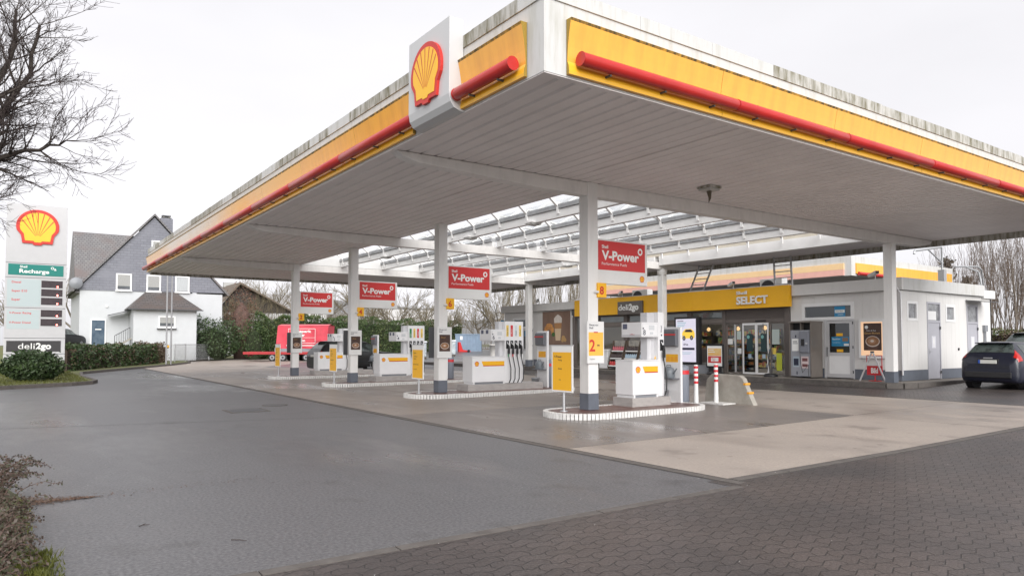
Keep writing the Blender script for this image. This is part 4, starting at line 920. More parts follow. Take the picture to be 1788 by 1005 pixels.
# white block on the left
an = thing('annex_block', 'white flat roofed block with large croissant and coffee mural, left of the shop', 'building', (FX, 33, .3))
h1, h2 = kiosk_door(an, 34.0, False)
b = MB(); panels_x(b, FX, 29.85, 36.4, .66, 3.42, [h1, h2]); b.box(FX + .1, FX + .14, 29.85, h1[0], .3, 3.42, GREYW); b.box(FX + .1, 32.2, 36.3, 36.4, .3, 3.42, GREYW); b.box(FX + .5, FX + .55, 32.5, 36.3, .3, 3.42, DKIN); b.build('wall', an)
for a, c in ((29.85, h1[0]), (h1[1], 36.41)): bx('base_band', an, GREYB, FX - .012, FX + .099, a, c, .3, .655)
b = MB(); b.box(FX - .16, FX - .04, 29.37, 36.55, 3.43, 3.85, GREYW); b.box(FX - .04, 32.3, 36.43, 36.55, 3.43, 3.85, GREYW); b.build('parapet', an, bevel=.01)
bx('roof', an, MATS['roof_felt'], FX, 32.2, 29.86, 36.4, 3.43, 3.55)
bx('blue_sign', an, MATS['sticker_blue'], FX - .25, FX - .01, 36.42, 36.46, 2.75, 3.0)
mu = bx('mural', an, mat('mural_brown', (.17, .10, .07), .5, col2=(.25, .16, .115), vscale=1.2, vstretch=(1, 1, .25)), FX - .03, FX - .003, 30.05, 32.5, 1.5, 3.37)
b = MB(); fr = fX(FX - .031, 32.5, 1.5); CR = mat('croissant', (.70, .34, .10), .6, col2=(.40, .16, .05), vscale=4)
arc = lambda r0, r1, a0, a1, n=14: [(r0 * math.cos(R(a0 + (a1 - a0) * i / n)), r0 * math.sin(R(a0 + (a1 - a0) * i / n))) for i in range(n + 1)] + [(r1 * math.cos(R(a1 + (a0 - a1) * i / n)), r1 * math.sin(R(a1 + (a0 - a1) * i / n))) for i in range(n + 1)]
for i in range(6):
    a0 = 185 - i * 33; k_ = 1 - abs(i - 2.5) * .09; P = [(.60 + x * 1.0, .66 + y * 1.0) for x, y in arc(.58 * k_, .21, a0, a0 - 34, 5)]; b.p2(P, fr, CR, .001 + .0006 * (i % 2))
b.p2([(1.20, .24), (1.62, .24), (1.72, 1.12), (1.10, 1.12)], fr, mat('latte_cream', (.66, .50, .33), .5), .003); b.p2([(1.115, .90), (1.705, .90), (1.735, 1.25), (1.085, 1.25)], fr, mat('latte_brown', (.42, .21, .08), .5), .004)
b.p2([(1.08, 1.22), (1.74, 1.22), (1.76, 1.48), (1.62, 1.60), (1.40, 1.70), (1.22, 1.60), (1.06, 1.48)], fr, mat('milk_foam', (.72, .66, .60), .6, var=.15, vscale=5), .005)
b.disc2(1.88, .38, .17, .15, fr, mat('biscuit', (.48, .30, .12), .6), .003, 6); b.disc2(2.02, .27, .14, .12, fr, MATS['biscuit'], .0035, 5); b.disc2(1.80, .24, .12, .10, fr, MATS['biscuit'], .004, 6); b.disc2(1.0, .58, .16, .13, fr, mat('mint_green', (.05, .14, .03), .6), .003, 7)
b.build('mural_picture', mu)
# ---------------------------------------------------------------- second canopy behind the shop
c2 = thing('rear_canopy', 'second yellow and white canopy rising behind the shop roof', 'canopy', (43, 31, 0))
PEACH = mat('sky_sheen_yellow', (.86, .60, .32), .3, var=.08); PINK = mat('sky_sheen_red', (.80, .45, .38), .35, var=.1)  # sky reflection on the front face put into its yellow and red
b = MB(); b.box(37.6, 37.75, 21.2, 42, 5.3, 6.38, DIRTY); b.box(37.75, 49.6, 21.2, 21.35, 5.3, 6.38, DIRTY); b.build('fascia', c2)
b = MB(); b.box(37.52, 37.597, 21.6, 42, 5.66, 6.0, PEACH); b.box(38.0, 49.3, 21.12, 21.197, 5.42, 6.0, YELLOW); b.build('yellow_band', c2)
b = MB(); b.box(37.52, 37.597, 21.6, 42, 5.33, 5.655, PINK); b.build('red_band', c2)
b = MB(); b.tube([(38.1, 21.06, 5.42), (40.9, 21.06, 5.42)], .1, RED, 12); b.build('light_tube', c2)
b = MB(); b.box(37.75, 49.6, 21.35, 42, 5.32, 5.6, mat('rear_soffit', (.40, .39, .38), .6)); b.build('roof', c2)
for (x, y) in ((40.2, 27.0), (40.2, 34.5), (46, 27), (46, 34.5)): bx('column', c2, COLM, x - .25, x + .25, y - .25, y + .25, .5, 5.32)
lamp2 = [(39.3, 28.7), (39.0, 36)]
for i, (x, y) in enumerate(lamp2):
    t = thing('ceiling_lamp', ['round lamp under the rear canopy above the yellow shop fascia', 'round lamp under the rear canopy near its left end'][i], 'lamp', (x, y, 5.3), group='lamps under the rear canopy')
    b = MB(); b.lathe((x, y, 5.12), [(.28, 0), (.3, .1), (.3, .2)], WHITEP, 14); b.build('housing', t)
# ---------------------------------------------------------------- on the roofs
FAN = mat('fan_dark', (.05, .05, .055), .5)
for i, (y0, lab) in enumerate(((19.0, 'white air conditioner on the roof above the sliding doors'), (27.2, 'white air conditioner on the roof near the left end of the yellow fascia'))):
    t = thing('air_conditioner', lab, 'air conditioner', (28.2, y0 + .6, 3.55), group='air conditioners on the shop roof')
    bx('casing', t, WHITEP, 28, 28.42, y0, y0 + 1.15, 3.62, 4.5, bevel=.02); b = MB(); b.lathe((27.985, y0 + .72, 4.08), [(.36, 0), (.36, .012)], FAN, 20, axis='x'); b.lathe((27.97, y0 + .72, 4.08), [(.1, 0), (.1, .012)], GREY, 12, axis='x'); b.build('fan', t)
    for q in range(2): bx('foot', t, STEEL, 28.0, 28.42, y0 + .1 + q * .85, y0 + .2 + q * .85, 3.55, 3.62)
for i, (y0, sgn, lab) in enumerate(((21.69, -1, 'aluminium ladder standing on the shop roof behind the rear canopy edge, left one'), (16.95, 1, 'aluminium ladder standing on the roof beside the lettered end of the fascia'))):
    t = thing('ladder', lab, 'ladder', (25.7, y0 + .4, 3.55), group='ladders on the shop roof')
    top = 6.1; sh = sgn * .62
    for q in (0, .79): one('rail', t, lambda b: b.bar((25.7, y0 + q, 3.56), (26.45, y0 + q + sh, top), .05, .07, ALU, up=(1, 0, 0)))
    for q in range(9):
        f = (q + .7) / 9.6; one('rung', t, lambda b: b.bar((25.7 + .75 * f, y0 + sh * f + .02, 3.56 + (top - 3.56) * f), (25.7 + .75 * f, y0 + .77 + sh * f, 3.56 + (top - 3.56) * f), .035, .035, ALU))
for i, (x, y, z, lab) in enumerate(((24.62, 19.0, 3.89, 'white security camera above the lettering on the yellow fascia'), (24.85, 13.15, 3.86, 'white security camera on the parapet corner beside the nearest rear column'), (24.62, 25.6, 3.89, 'white security camera above the grey sign board'), (24.8, 32.6, 3.86, 'white security camera on the parapet above the mural'))):
    t = thing('security_camera', lab, 'camera', (x, y, z), group='security cameras on the roof edge')
    b = MB(); b.tube([(x, y, z - .03), (x, y, z + .1), (x - .1, y - .02, z + .12)], .022, WHITEP, 6); b.build('bracket', t)
    b = MB(); b.bar((x - .02, y + .2, z + .10), (x - .22, y - .18, z + .2), .13, .11, WHITEP); b.bar((x - .20, y - .16, z + .195), (x - .24, y - .22, z + .205), .10, .08, BLACK); b.build('housing', t)
t = thing('roof_hoist', 'galvanised swing arm hoist on the flat roof of the white block', 'hoist', (31.8, 14, 3.55))
b = MB(); b.tube([(31.8, 14, 3.55), (31.8, 14, 5.55), (31.75, 14, 5.6), (29.5, 14, 5.28), (29.45, 14, 5.15)], .045, STEEL, 8); b.tube([(30.6, 14, 5.42), (31.78, 14, 4.95)], .03, STEEL, 7); b.build('arm', t)
bx('post_foot', t, STEEL, 31.68, 31.92, 13.88, 14.12, 3.55, 4.65)
t = thing('roof_rail', 'bent steel guard rail at the edge of the white block roof', 'railing', (32, 13, 3.55))
b = MB(); b.tube([(30.6, 13, 4.62), (32.6, 13, 4.75), (33.0, 13, 4.65), (33.3, 13.0, 3.55)], .035, STEEL, 7); b.tube([(31.6, 13, 4.66), (32.2, 12.8, 4.5), (32.4, 12.7, 3.55)], .035, STEEL, 7); b.build('rail', t)
tag(one('roof_pole', None, lambda b: b.tube([(26.2, 30.6, 3.5), (26.2, 30.6, 6.3)], .045, ALU, 8)), 'thin grey pole standing on the roof at the left end of the fascia', 'pole')
# ---------------------------------------------------------------- things on the pavement
t = thing('pressure_machine', 'tall steel self service machine with grey front beside the entrance', 'machine', (24.6, 15.75, .3))
MG = mat('machine_grey', (.30, .31, .34), .4, var=.08); MB_ = mat('machine_brown_steel', (.20, .175, .155), .35, metal=.3, var=.15, vscale=2)
xm = 24.2
b = MB(); b.box(xm + .02, 24.95, 15.25, 15.29, .33, 2.36, MB_); b.box(xm + .02, 24.95, 16.12, 16.16, .33, 2.36, MB_); b.box(24.9, 24.95, 15.29, 16.12, .33, 2.36, MB_); b.prism([(xm - .02, 15.23, 2.36), (24.97, 15.23, 2.36), (24.97, 16.18, 2.36), (xm - .02, 16.18, 2.36)], (0, 0, .06), MB_); b.build('casing', t)
ft = bx('front', t, MG, xm + .05, xm + .12, 15.29, 16.12, .36, 2.08, bevel=.006); bx('hood', t, DKIN, xm + .25, xm + .3, 15.29, 16.12, 2.08, 2.355)
bx('front_divider', t, MB_, xm + .04, xm + .3, 15.68, 15.71, 2.08, 2.35)
b = MB(); fr = fX(xm + .047, 16.12, 0)
b.rect2(.06, .34, 1.30, 1.76, fr, PAPER, .002); b.rect2(.10, .28, 1.64, 1.67, fr, INK, .003); b.rect2(.10, .30, 1.57, 1.60, fr, GREY, .003); b.rect2(.20, .25, 1.80, 1.90, fr, INK, .002)
b.rect2(.10, .36, .70, 1.10, fr, mat('leaflet_blue', (.35, .42, .48), .5), .002); b.rect2(.13, .33, .76, 1.02, fr, INK, .003); b.rect2(.44, .74, .66, 1.10, fr, mat('leaflet_pink', (.62, .50, .50), .5), .002); b.rect2(.48, .70, .92, 1.04, fr, mat('leaflet_dark', (.16, .06, .06), .5), .003); b.rect2(.48, .70, .72, .82, fr, MATS['leaflet_dark'], .003); b.rect2(.24, .28, .42, .54, fr, INK, .002); b.build('notices', ft)
c = bx('terminal', t, mat('terminal_grey', (.19, .20, .23), .35), xm - .03, xm + .046, 15.33, 15.70, 1.25, 2.04, bevel=.01); b = MB(); b.box(xm - .05, xm - .031, 15.5, 15.62, 1.5, 1.75, BLACK); b.box(xm - .04, xm - .031, 15.37, 15.45, 1.55, 1.62, STEEL); b.build('keypad', c)
b = MB(); b.tube([(xm - .06, 15.66, 1.3), (xm - .10, 15.62, .9), (xm - .08, 15.55, .5), (xm - .10, 15.3, .8), (xm - .10, 15.3, .35)], .014, DGREY, 6); b.build('hose', t)
t = thing('newspaper_stand', 'red newspaper board on a stand behind a white folding A frame', 'sign', (24.2, 12.95, .3))
RB = mat('newspaper_red', (.58, .02, .03), .4)
b = MB(); b.bar((24.12, 13.36, .3), (24.12, 12.93, 1.30), .035, .05, ALU, up=(1, 0, 0)); b.bar((24.12, 12.48, .3), (24.12, 12.90, 1.30), .035, .05, ALU, up=(1, 0, 0)); b.bar((24.12, 13.1, .86), (24.12, 12.74, .86), .03, .03, ALU); b.bar((24.12, 12.97, 1.3), (24.12, 12.86, 1.3), .06, .05, DGREY); b.build('a_frame', t)
bd = bx('board', t, RB, 24.26, 24.30, 12.66, 13.19, .50, .82, bevel=.006)
b = MB(); b.rect2(.155, .39, .06, .28, fX(24.258, 13.19, .50), RB, .001); b.text('Bild', .15, .075, .17, fX(24.258, 13.19, .50), PAPER, .003, bold=.04, width=.24); b.build('lettering', bd)
b = MB(); b.tube([(24.29, 12.92, .3), (24.29, 12.92, .5)], .02, RB, 6); b.tube([(24.29, 13.2, .8), (24.29, 13.2, 1.17), (24.29, 12.68, 1.17), (24.29, 12.68, .8)], .018, RB, 6); b.box(24.2, 24.4, 12.75, 13.1, .3, .315, RB); b.build('stand', t)
t = thing('pavement_sign', 'poster board in black frame on a black foot left of the entrance', 'sign', (23.95, 19.42, .3))
fm = bx('frame', t, BLACK, 23.9, 23.96, 18.98, 19.86, .58, 1.55, bevel=.01)
b = MB(); b.lathe((23.95, 19.42, .3), [(.36, 0), (.38, .03), (.30, .11), (.1, .15)], BLACK, 14); b.box(23.92, 23.95, 19.1, 19.74, .38, .58, BLACK); b.build('foot', t)
b = MB(); fr = fX(23.898, 19.86, .58); b.rect2(.06, .82, .07, .90, fr, PAPER, .001); b.rect2(.1, .78, .50, .80, fr, mat('poster_orange', (.8, .42, .10), .5, col2=(.75, .6, .3), vscale=6), .002); b.rect2(.1, .78, .20, .48, fr, REDS, .002); b.rect2(.26, .64, .26, .42, fr, PAPER, .003); b.text('Neu im', .30, .36, .045, fr, REDS, .004, bold=.02); b.text('Shop', .34, .285, .045, fr, REDS, .004, bold=.02); b.rect2(.12, .4, .72, .75, fr, PAPER, .004); b.rect2(.12, .46, .63, .66, fr, PAPER, .004); b.build('poster', fm)
t = thing('advert_screen', 'tall black framed digital screen showing a yellow car', 'screen', (24.3, 21.1, .3))
sb = bx('housing', t, BLACK, 24.12, 24.32, 20.42, 21.80, .68, 2.74, bevel=.012)
SCR = mat('screen_glow', (.58, .56, .66), .3, emit=.22)
b = MB(); fr = fX(24.118, 21.80, .68); b.rect2(.10, 1.22, .10, 1.97, fr, SCR, .001); b.build('display', sb)
b = MB(); CY_ = mat('screen_car_yellow', (.72, .48, .06), .4, emit=.25); SD = mat('screen_dark', (.02, .02, .06), .4); STL = mat('screen_teal', (.25, .42, .48), .4, emit=.2)
b.p2([(.42, 1.12), (.42, 1.30), (.50, 1.42), (.62, 1.52), (.95, 1.54), (1.10, 1.45), (1.16, 1.34), (1.15, 1.17), (1.08, 1.12)], fr, CY_, .003); b.p2([(.58, 1.40), (.66, 1.50), (.93, 1.51), (1.04, 1.43), (1.0, 1.39)], fr, SD, .005)
b.disc2(.56, 1.13, .085, .10, fr, SD, .006); b.disc2(.98, 1.15, .085, .10, fr, SD, .006); b.disc2(.56, 1.13, .045, .055, fr, STEEL, .007); b.disc2(.98, 1.15, .045, .055, fr, STEEL, .007); b.rect2(.44, .56, 1.20, 1.24, fr, PAPER, .006)
for i, w in enumerate((.35, .5, .45, .4)): b.rect2(.18, .18 + w, 1.86 - i * .075, 1.89 - i * .075, fr, SD if i == 0 else STL, .003)
b.text('drive', .52, .82, .09, fr, SD, .003, bold=.02); b.rect2(.3, 1.14, .62, .72, fr, SD, .003)
for i, w in enumerate((.6, .5)): b.rect2(.4, .4 + w, .50 - i * .06, .52 - i * .06, fr, MATS['screen_teal'], .003)
b.build('picture', sb); bx('pedestal', t, GREY, 24.14, 24.42, 19.95, 22.2, .3, .66, bevel=.01)
t = thing('broken_stand', 'thin black rods on a round black foot between the entrance and the steel machine', 'stand', (24.1, 16.9, .3))
b = MB(); b.lathe((24.1, 16.9, .3), [(.26, 0), (.28, .05), (.2, .12), (.05, .14)], BLACK, 12); b.build('foot', t)
b = MB(); b.tube([(24.1, 16.92, .4), (24.08, 17.02, 1.3), (24.05, 17.18, 2.35)], .014, BLACK, 6); b.tube([(24.1, 16.88, .4), (24.1, 16.78, 1.4), (24.12, 16.9, 1.42), (24.1, 17.05, .5)], .012, DGREY, 6); b.tube([(24.1, 16.9, .4), (24.1, 16.99, 1.2), (24.1, 16.8, 1.25), (24.1, 16.8, .9)], .012, DGREY, 6); b.build('rods', t)
# display racks with canisters under the shop window
RK = mat('rack_wood', (.10, .075, .055), .6); cols_ = [mat('canister_pink', (.55, .14, .17), .4), mat('canister_dark', (.07, .05, .05), .4), mat('canister_ice', (.40, .52, .62), .35), mat('canister_red', (.5, .04, .04), .4)]
rack0 = None; proto = {}
for i, y0 in enumerate((25.18, 24.20, 23.22)):
    t = thing('display_rack', ['dark display rack with pink and red bottles, left of three', 'dark display rack with pale blue bottles, middle of three', 'dark display rack with bottles, right of three behind the nearest pump'][i], 'rack', (24.4, y0 + .45, .3), group='display racks under the window')
    b = MB()
    for yy in (y0, y0 + .86): b.prism([(24.05, yy, .42), (24.62, yy, .42), (24.62, yy, 1.72), (24.45, yy, 1.72)], (0, .05, 0), RK)
    b.build('side_panel', t); b = MB()
    for j in range(3): b.box(24.08 + j * .11, 24.6, y0 + .05, y0 + .86, .46 + j * .36, .49 + j * .36, RK); b.box(24.07 + j * .11, 24.08 + j * .11, y0 + .05, y0 + .86, .46 + j * .36, .52 + j * .36, PAPER)
    b.build('shelf', t); b = MB(); b.box(24.5, 24.54, y0 + .05, y0 + .86, 1.45, 1.72, mat('rack_header', (.45, .42, .36), .5, col2=(.2, .2, .2), vscale=7)); b.build('header', t)
    b = MB(); b.box(24.07, 24.12, y0 + .02, y0 + .07, .3, .43, RK); b.box(24.07, 24.12, y0 + .84, y0 + .89, .3, .43, RK); b.box(24.55, 24.6, y0 + .02, y0 + .07, .3, .43, RK); b.box(24.55, 24.6, y0 + .84, y0 + .89, .3, .43, RK); b.build('foot', t)
    for j in range(3):
        ci = [[3, 1, 0], [3, 2, 1], [0, 2, 1]][i][j]
        for q in range(6):
            x, y, z = 24.16 + j * .11, y0 + .12 + q * .135, .491 + j * .36
            nm = ['pink', 'dark', 'pale blue', 'red'][ci]; lab = f'{nm} bottle on the ' + ['bottom', 'middle', 'top'][j] + ' shelf of the ' + ['left', 'middle', 'right'][i] + ' display rack'
            if ci not in proto:
                b = MB(); b.lathe((x, y, z), [(.05, 0), (.055, .02), (.055, .15), (.03, .19), (.02, .20), (.02, .235)], cols_[ci], 8); o = tag(b.build('bottle', None, loc=(x, y, z)), lab, 'bottle'); proto[ci] = o
            else: o = proto[ci].copy(); COL.objects.link(o); o.location = (x, y, z); o['label'] = lab
            o['group'] = f'{nm} bottles, ' + ['bottom', 'middle', 'top'][j] + ' shelf, ' + ['left', 'middle', 'right'][i] + ' rack'
t = thing('ice_chest', 'white lidded chest beside the left display rack', 'chest', (24.45, 26.5, .3)); bx('box', t, WHITE, 24.2, 24.8, 26.25, 26.85, .34, 1.2, bevel=.02); bx('lid', t, WHITE, 24.18, 24.82, 26.23, 26.87, 1.203, 1.29, bevel=.015)
# ---------------------------------------------------------------- price totem
t = thing('price_totem', 'tall white price totem with scallop emblem behind a round bush', 'totem', (.88, 38.1, .1))
TW = mat('totem_white', (.51, .51, .52), .35, var=.05)
y0 = 37.9; xa, xb = -.25, 2.01
b = MB()
for z0, z1 in ((.42, 1.10), (1.12, 1.80), (1.82, 3.13), (3.15, 4.46), (4.48, 5.10), (5.12, 7.73)): b.box(xa, xb, y0, y0 + .4, z0, z1 - .004, TW)
b.box(xa + .02, xb - .02, y0 + .02, y0 + .38, .42, 7.7, GREY); bd = b.build('body', t, bevel=.006)
bx('plinth', t, TW, .2, 1.8, y0 + .08, y0 + .33, .08, .42)
fr = fY(xa, y0 - .002, 0)
b = MB(); emblem(b, fr, 1.14, 6.72, 1.60, .05); b.build('emblem', bd)
TEAL = mat('recharge_teal', (.005, .19, .16), .35)
b = MB(); b.solid2([(.10, 4.58), (2.14, 4.58), (2.14, 5.06), (.10, 5.06)], fr, TEAL, .001, .01); b.text('Shell', .52, 4.90, .10, fr, PAPER, .014, bold=.02); b.text('Recharge', .50, 4.68, .16, fr, PAPER, .014, bold=.03, width=1.10); b.disc2(1.72, 4.93, .06, .06, fr, PAPER, .014); b.disc2(1.72, 4.93, .035, .035, fr, TEAL, .016); b.text('&', 1.78, 4.83, .10, fr, PAPER, .014, bold=.02); b.build('teal_panel', bd)
PALE = mat('price_panel_pale', (.44, .51, .52), .35); LEDB = mat('led_window', (.05, .035, .04), .25, var=.4, vscale=12); LED = mat('led_red', (1, .10, .08), .4, emit=6)
b = MB(); b.rect2(.08, 1.30, 3.20, 4.40, fr, PALE, .002); b.rect2(.09, 1.28, 2.22, 3.06, fr, PALE, .002); b.build('price_panel', bd)
b = MB()
for s, z in (('Diesel', 4.22), ('Super E10', 3.84), ('Super', 3.46)): b.text(s, .24, z, .095, fr, REDS, .004, bold=.015)
for s, z in (('V-Power Racing', 2.88), ('V-Power Diesel', 2.46)): b.text(s, .17, z, .085, fr, REDS, .004, bold=.015)
b.build('lettering', bd)
for z in (4.06, 3.68, 3.30, 2.76, 2.36):
    b = MB(); b.solid2([(1.32, z), (2.12, z), (2.12, z + .31), (1.32, z + .31)], fr, LEDB, .002, .01); o = b.build('price_display', bd)
    b = MB(); b.disc2(1.93, z + .05, .035, .035, fr, LED, .016, 8); b.build('price_led', o)
b = MB(); b.solid2([(.10, 1.22), (2.10, 1.22), (2.10, 1.70), (.10, 1.70)], fr, mat('deli_dark', (.035, .033, .035), .4), .001, .01); deli(b, fr, .52, 1.34, 1.22, 0)
for i in range(len(b.v)): pass
b.build('deli_panel', bd)
b = MB(); o_, r_, u_, w_ = fr; f2 = (o_ + w_ * .014, r_, u_, w_); deli(b, f2, .52, 1.34, 1.22, 0); b.build('deli_lettering', bd)
# ---------------------------------------------------------------- cars
GL = mat('car_glass', (.075, .095, .09), .04, spec=.9, var=.6, vscale=2.5, lo=.45, hi=.55); TYRE = mat('tyre', (.018, .018, .019), .75); RIM = mat('alloy', (.45, .46, .48), .3, metal=.8)
LAMPR = mat('tail_lamp', (.42, .015, .012), .15, coat=.5); PLATE = mat('number_plate', (.62, .62, .58), .4); TRIM = mat('car_trim', (.02, .02, .022), .5)
def crom(P, t):
    n = len(P) - 1; i = min(int(t), n - 1); f = t - i; p = [P[max(0, min(n, j))] for j in (i - 1, i, i + 1, i + 2)]
    return tuple(.5 * (2 * b + (c - a) * f + (2 * a - 5 * b + 4 * c - d) * f * f + (3 * b - a - 3 * c + d) * f ** 3) for a, b, c, d in zip(*p))
def car(name, label, loc, rz, paint, st, L_, group=None, wheel_r=.30, wx=(.75, 3.25), tw=.75, extras=None):
    """st: stations (x, z_low, half_width, z_belt, z_roof, roof_half_width), rear to front"""
    t = thing(name, label, 'car', loc, rz, group)
    def ring(s):
        x, zl, w, zb, zr, wr = s; zm = zl + (zb - zl) * .45
        return [(x, 0, zl), (x, w * .80, zl), (x, w * .97, zl + .08), (x, w, zm), (x, w * .965, zb), (x, wr * 1.02, zr - (zr - zb) * .18), (x, wr * .86, zr - (zr - zb) * .03), (x, wr * .45, zr), (x, 0, zr + .006)]
    G = [ring(s) for s in st]
    def S_(u, v):
        rows = [crom(r, v) for r in G]; return crom(rows, u)
    NU, NV = len(G) - 1, 8
    def patch(u0, u1, v0, v1, nu, nv, off=0.0, side=1):
        P = []
        for i in range(nu + 1):
            for j in range(nv + 1):
                u, v = u0 + (u1 - u0) * i / nu, v0 + (v1 - v0) * j / nv
                if callable(off): pass
                p = Vector(S_(u, v)); e = .01
                a = Vector(S_(min(NU, u + e), v)) - Vector(S_(max(0, u - e), v)); c = Vector(S_(u, min(NV, v + e))) - Vector(S_(u, max(0, v - e)))
                n = a.cross(c)
                n = n.normalized() if n.length > 1e-9 else Vector((0, 0, 0))
                p = p - n * off; P.append((p.x, p.y * side, p.z))
        F = [(i * (nv + 1) + j, i * (nv + 1) + j + 1, (i + 1) * (nv + 1) + j + 1, (i + 1) * (nv + 1) + j) for i in range(nu) for j in range(nv)]
        if side < 0: F = [f[::-1] for f in F]
        return P, F
    def comp(nm, parts, m, parent=None):
        if all(a[3] == NV for a in parts):
            b = MB()
            for a in parts:
                for sd in (1, -1): b.add(*patch(*a, side=sd), m, True)
            return b.build(nm, parent or t, wrap=False)
        for a in parts:
            for sd in (1, -1): b = MB(); b.add(*patch(*a, side=sd), m, True); b.build(nm, parent or t, wrap=False)
    body = comp('body', [(0, NU, 0, NV, NU * 5, 32, 0.0)], paint)
    for e in (0, NU):
        b = MB(); pts = [S_(e, v * .5) for v in range(17)]; b.add(pts + [(p[0], -p[1], p[2]) for p in pts[::-1]], [tuple(range(34))], paint); b.build('end_cap', t, wrap=False)
    for x in wx:
        for sd in (1, -1):
            b = MB(); b.lathe((x, sd * (tw - .09), wheel_r), [(wheel_r * .6, -.1), (wheel_r * .95, -.1), (wheel_r, -.06), (wheel_r, .06), (wheel_r * .95, .1), (wheel_r * .6, .1)], TYRE, 22, axis='y'); w = b.build('wheel', t, wrap=False)
            b = MB(); b.lathe((x, sd * (tw + .005), wheel_r), [(wheel_r * .64, -.02), (wheel_r * .64, .012)], DGREY, 18, axis='y')
            for q in range(7):
                a = 2 * math.pi * q / 7; yy = sd * (tw + .02); b.bar((x, yy, wheel_r), (x + .6 * wheel_r * math.cos(a), yy, wheel_r + .6 * wheel_r * math.sin(a)), .06, .02, RIM, up=(0, 1, 0))
            b.build('rim', w, wrap=False)
            b = MB(); b.lathe((x, sd * (tw - .10), wheel_r + .01), [(wheel_r * 1.17, -.1), (wheel_r * 1.17, .108)], TRIM, 24, axis='y'); b.build('wheel_arch', t, wrap=False)
    if extras: extras(t, comp, S_)
    return t
def hatch_extras(t, comp, S_):
    comp('rear_window', [(2.08, 2.86, 5.1, 8, 8, 10, .006)], GL)
    comp('side_window', [(3.2, 4.55, 4.14, 5.0, 8, 5, .006), (4.65, 6.3, 4.14, 5.0, 8, 5, .006)], GL)
    comp('windscreen', [(6.12, 6.95, 5.2, 8, 8, 10, .006)], GL)
    comp('tail_lamp', [(1.5, 2.45, 3.85, 5.0, 6, 6, .012)], LAMPR)
    b = MB(); b.box(-.035, .02, -.66, .66, .36, .54, TRIM); b.build('bumper_insert', t, wrap=False, bevel=.02)
    for sd in (1, -1): one('reflector', t, lambda b: b.box(-.045, -.02, sd * .72 - .10, sd * .72 + .10, .44, .49, LAMPR))
    b = MB(); b.box(-.03, .06, -.26, .26, .80, .91, PLATE); pl = b.build('number_plate', t, wrap=False)
    b = MB(); b.box(-.033, -.031, .20, .26, .80, .91, mat('plate_blue', (.02, .08, .4), .4)); b.build('plate_band', pl, wrap=False)
    comp('shut_line', [(2.03, 2.06, 4.05, 8, 1, 14, .004)], BLACK)
    for u in (3.12, 4.6, 6.2): comp('shut_line', [(u, u + .025, 2.4, 4.1, 1, 8, .003)], BLACK)
    b = MB(); b.box(-.012, .05, -.62, .62, .685, .70, BLACK); b.build('hatch_gap', t, wrap=False); b = MB(); b.box(-.008, .06, -.30, .30, .77, .94, TRIM); b.build('plate_recess', t, wrap=False)
    b = MB(); b.box(-.01, .05, -.12, .12, .955, .985, STEEL); b.build('badge', t, wrap=False); one('exhaust', t, lambda b: b.tube([(-.02, -.45, .27), (.2, -.45, .27)], .03, STEEL, 8))
    b = MB(); b.box(.30, .62, -.50, .50, 1.425, 1.455, paintF); b.build('spoiler', t, wrap=False, bevel=.01)
paintF = mat('midnight_paint', (.008, .010, .022), .35, coat=.5)
FI = [(.0, .36, .62, .72, .80, .52), (.06, .25, .78, .84, .93, .64), (.19, .20, .845, .93, 1.12, .655), (.52, .19, .86, .95, 1.45, .55), (1.1, .19, .86, .95, 1.475, .57), (1.9, .19, .86, .94, 1.47, .58), (2.35, .19, .86, .94, 1.40, .57), (2.9, .2, .86, .93, 1.05, .62), (3.5, .2, .85, .86, .92, .62), (3.85, .22, .78, .68, .74, .56), (3.95, .32, .66, .55, .58, .5)]
ca = car('parked_car', 'dark blue hatchback parked beside the white block, seen from behind', (25.0, 9.74, gz(25.5) + .005), R(-3), paintF, FI, 3.95, 'cars around the station', .30, (.72, 3.2), .852, hatch_extras)
def suv_extras(t, comp, S_):
    comp('rear_window', [(2.08, 2.86, 5.1, 8, 8, 10, .006)], GL)
    comp('side_window', [(3.2, 4.55, 4.14, 5.0, 8, 5, .006), (4.65, 6.3, 4.14, 5.0, 8, 5, .006)], GL)
    comp('windscreen', [(6.12, 6.95, 5.2, 8, 8, 10, .006)], GL)
    comp('tail_lamp', [(1.3, 2.0, 3.7, 4.6, 6, 4, .012)], LAMPR)
    b = MB(); b.box(.30, .68, -.56, .56, 1.635, 1.665, TRIM); b.build('spoiler', t, wrap=False, bevel=.01)
    for sd in (1, -1):
        b = MB(); b.lathe((3.0, sd * 1.0, 1.08), [(.02, -.08), (.1, -.05), (.12, .02), (.08, .08)], paintS, 10, axis='x'); b.build('mirror', t, wrap=False)
    b = MB(); b.box(-.02, .05, -.26, .26, .86, .97, PLATE); b.build('number_plate', t, wrap=False)
paintS = mat('black_paint', (.010, .011, .013), .35, coat=.35)
SU = [(.0, .42, .82, .80, .88, .70), (.03, .30, .90, .95, 1.02, .78), (.15, .26, .93, 1.05, 1.25, .74), (.55, .25, .94, 1.08, 1.64, .62), (1.2, .25, .94, 1.07, 1.69, .66), (2.2, .25, .94, 1.05, 1.68, .66), (2.8, .25, .94, 1.04, 1.60, .65), (3.4, .25, .94, 1.03, 1.16, .72), (4.1, .26, .93, .98, 1.05, .74), (4.5, .28, .86, .80, .88, .66), (4.62, .40, .74, .62, .66, .6)]
car('parked_car', 'black estate SUV standing at the farthest pump island', (12.75, 36.0, gz(13) + .008), R(2), paintS, SU, 4.6, 'cars around the station', .35, (.85, 3.6), .932, suv_extras)
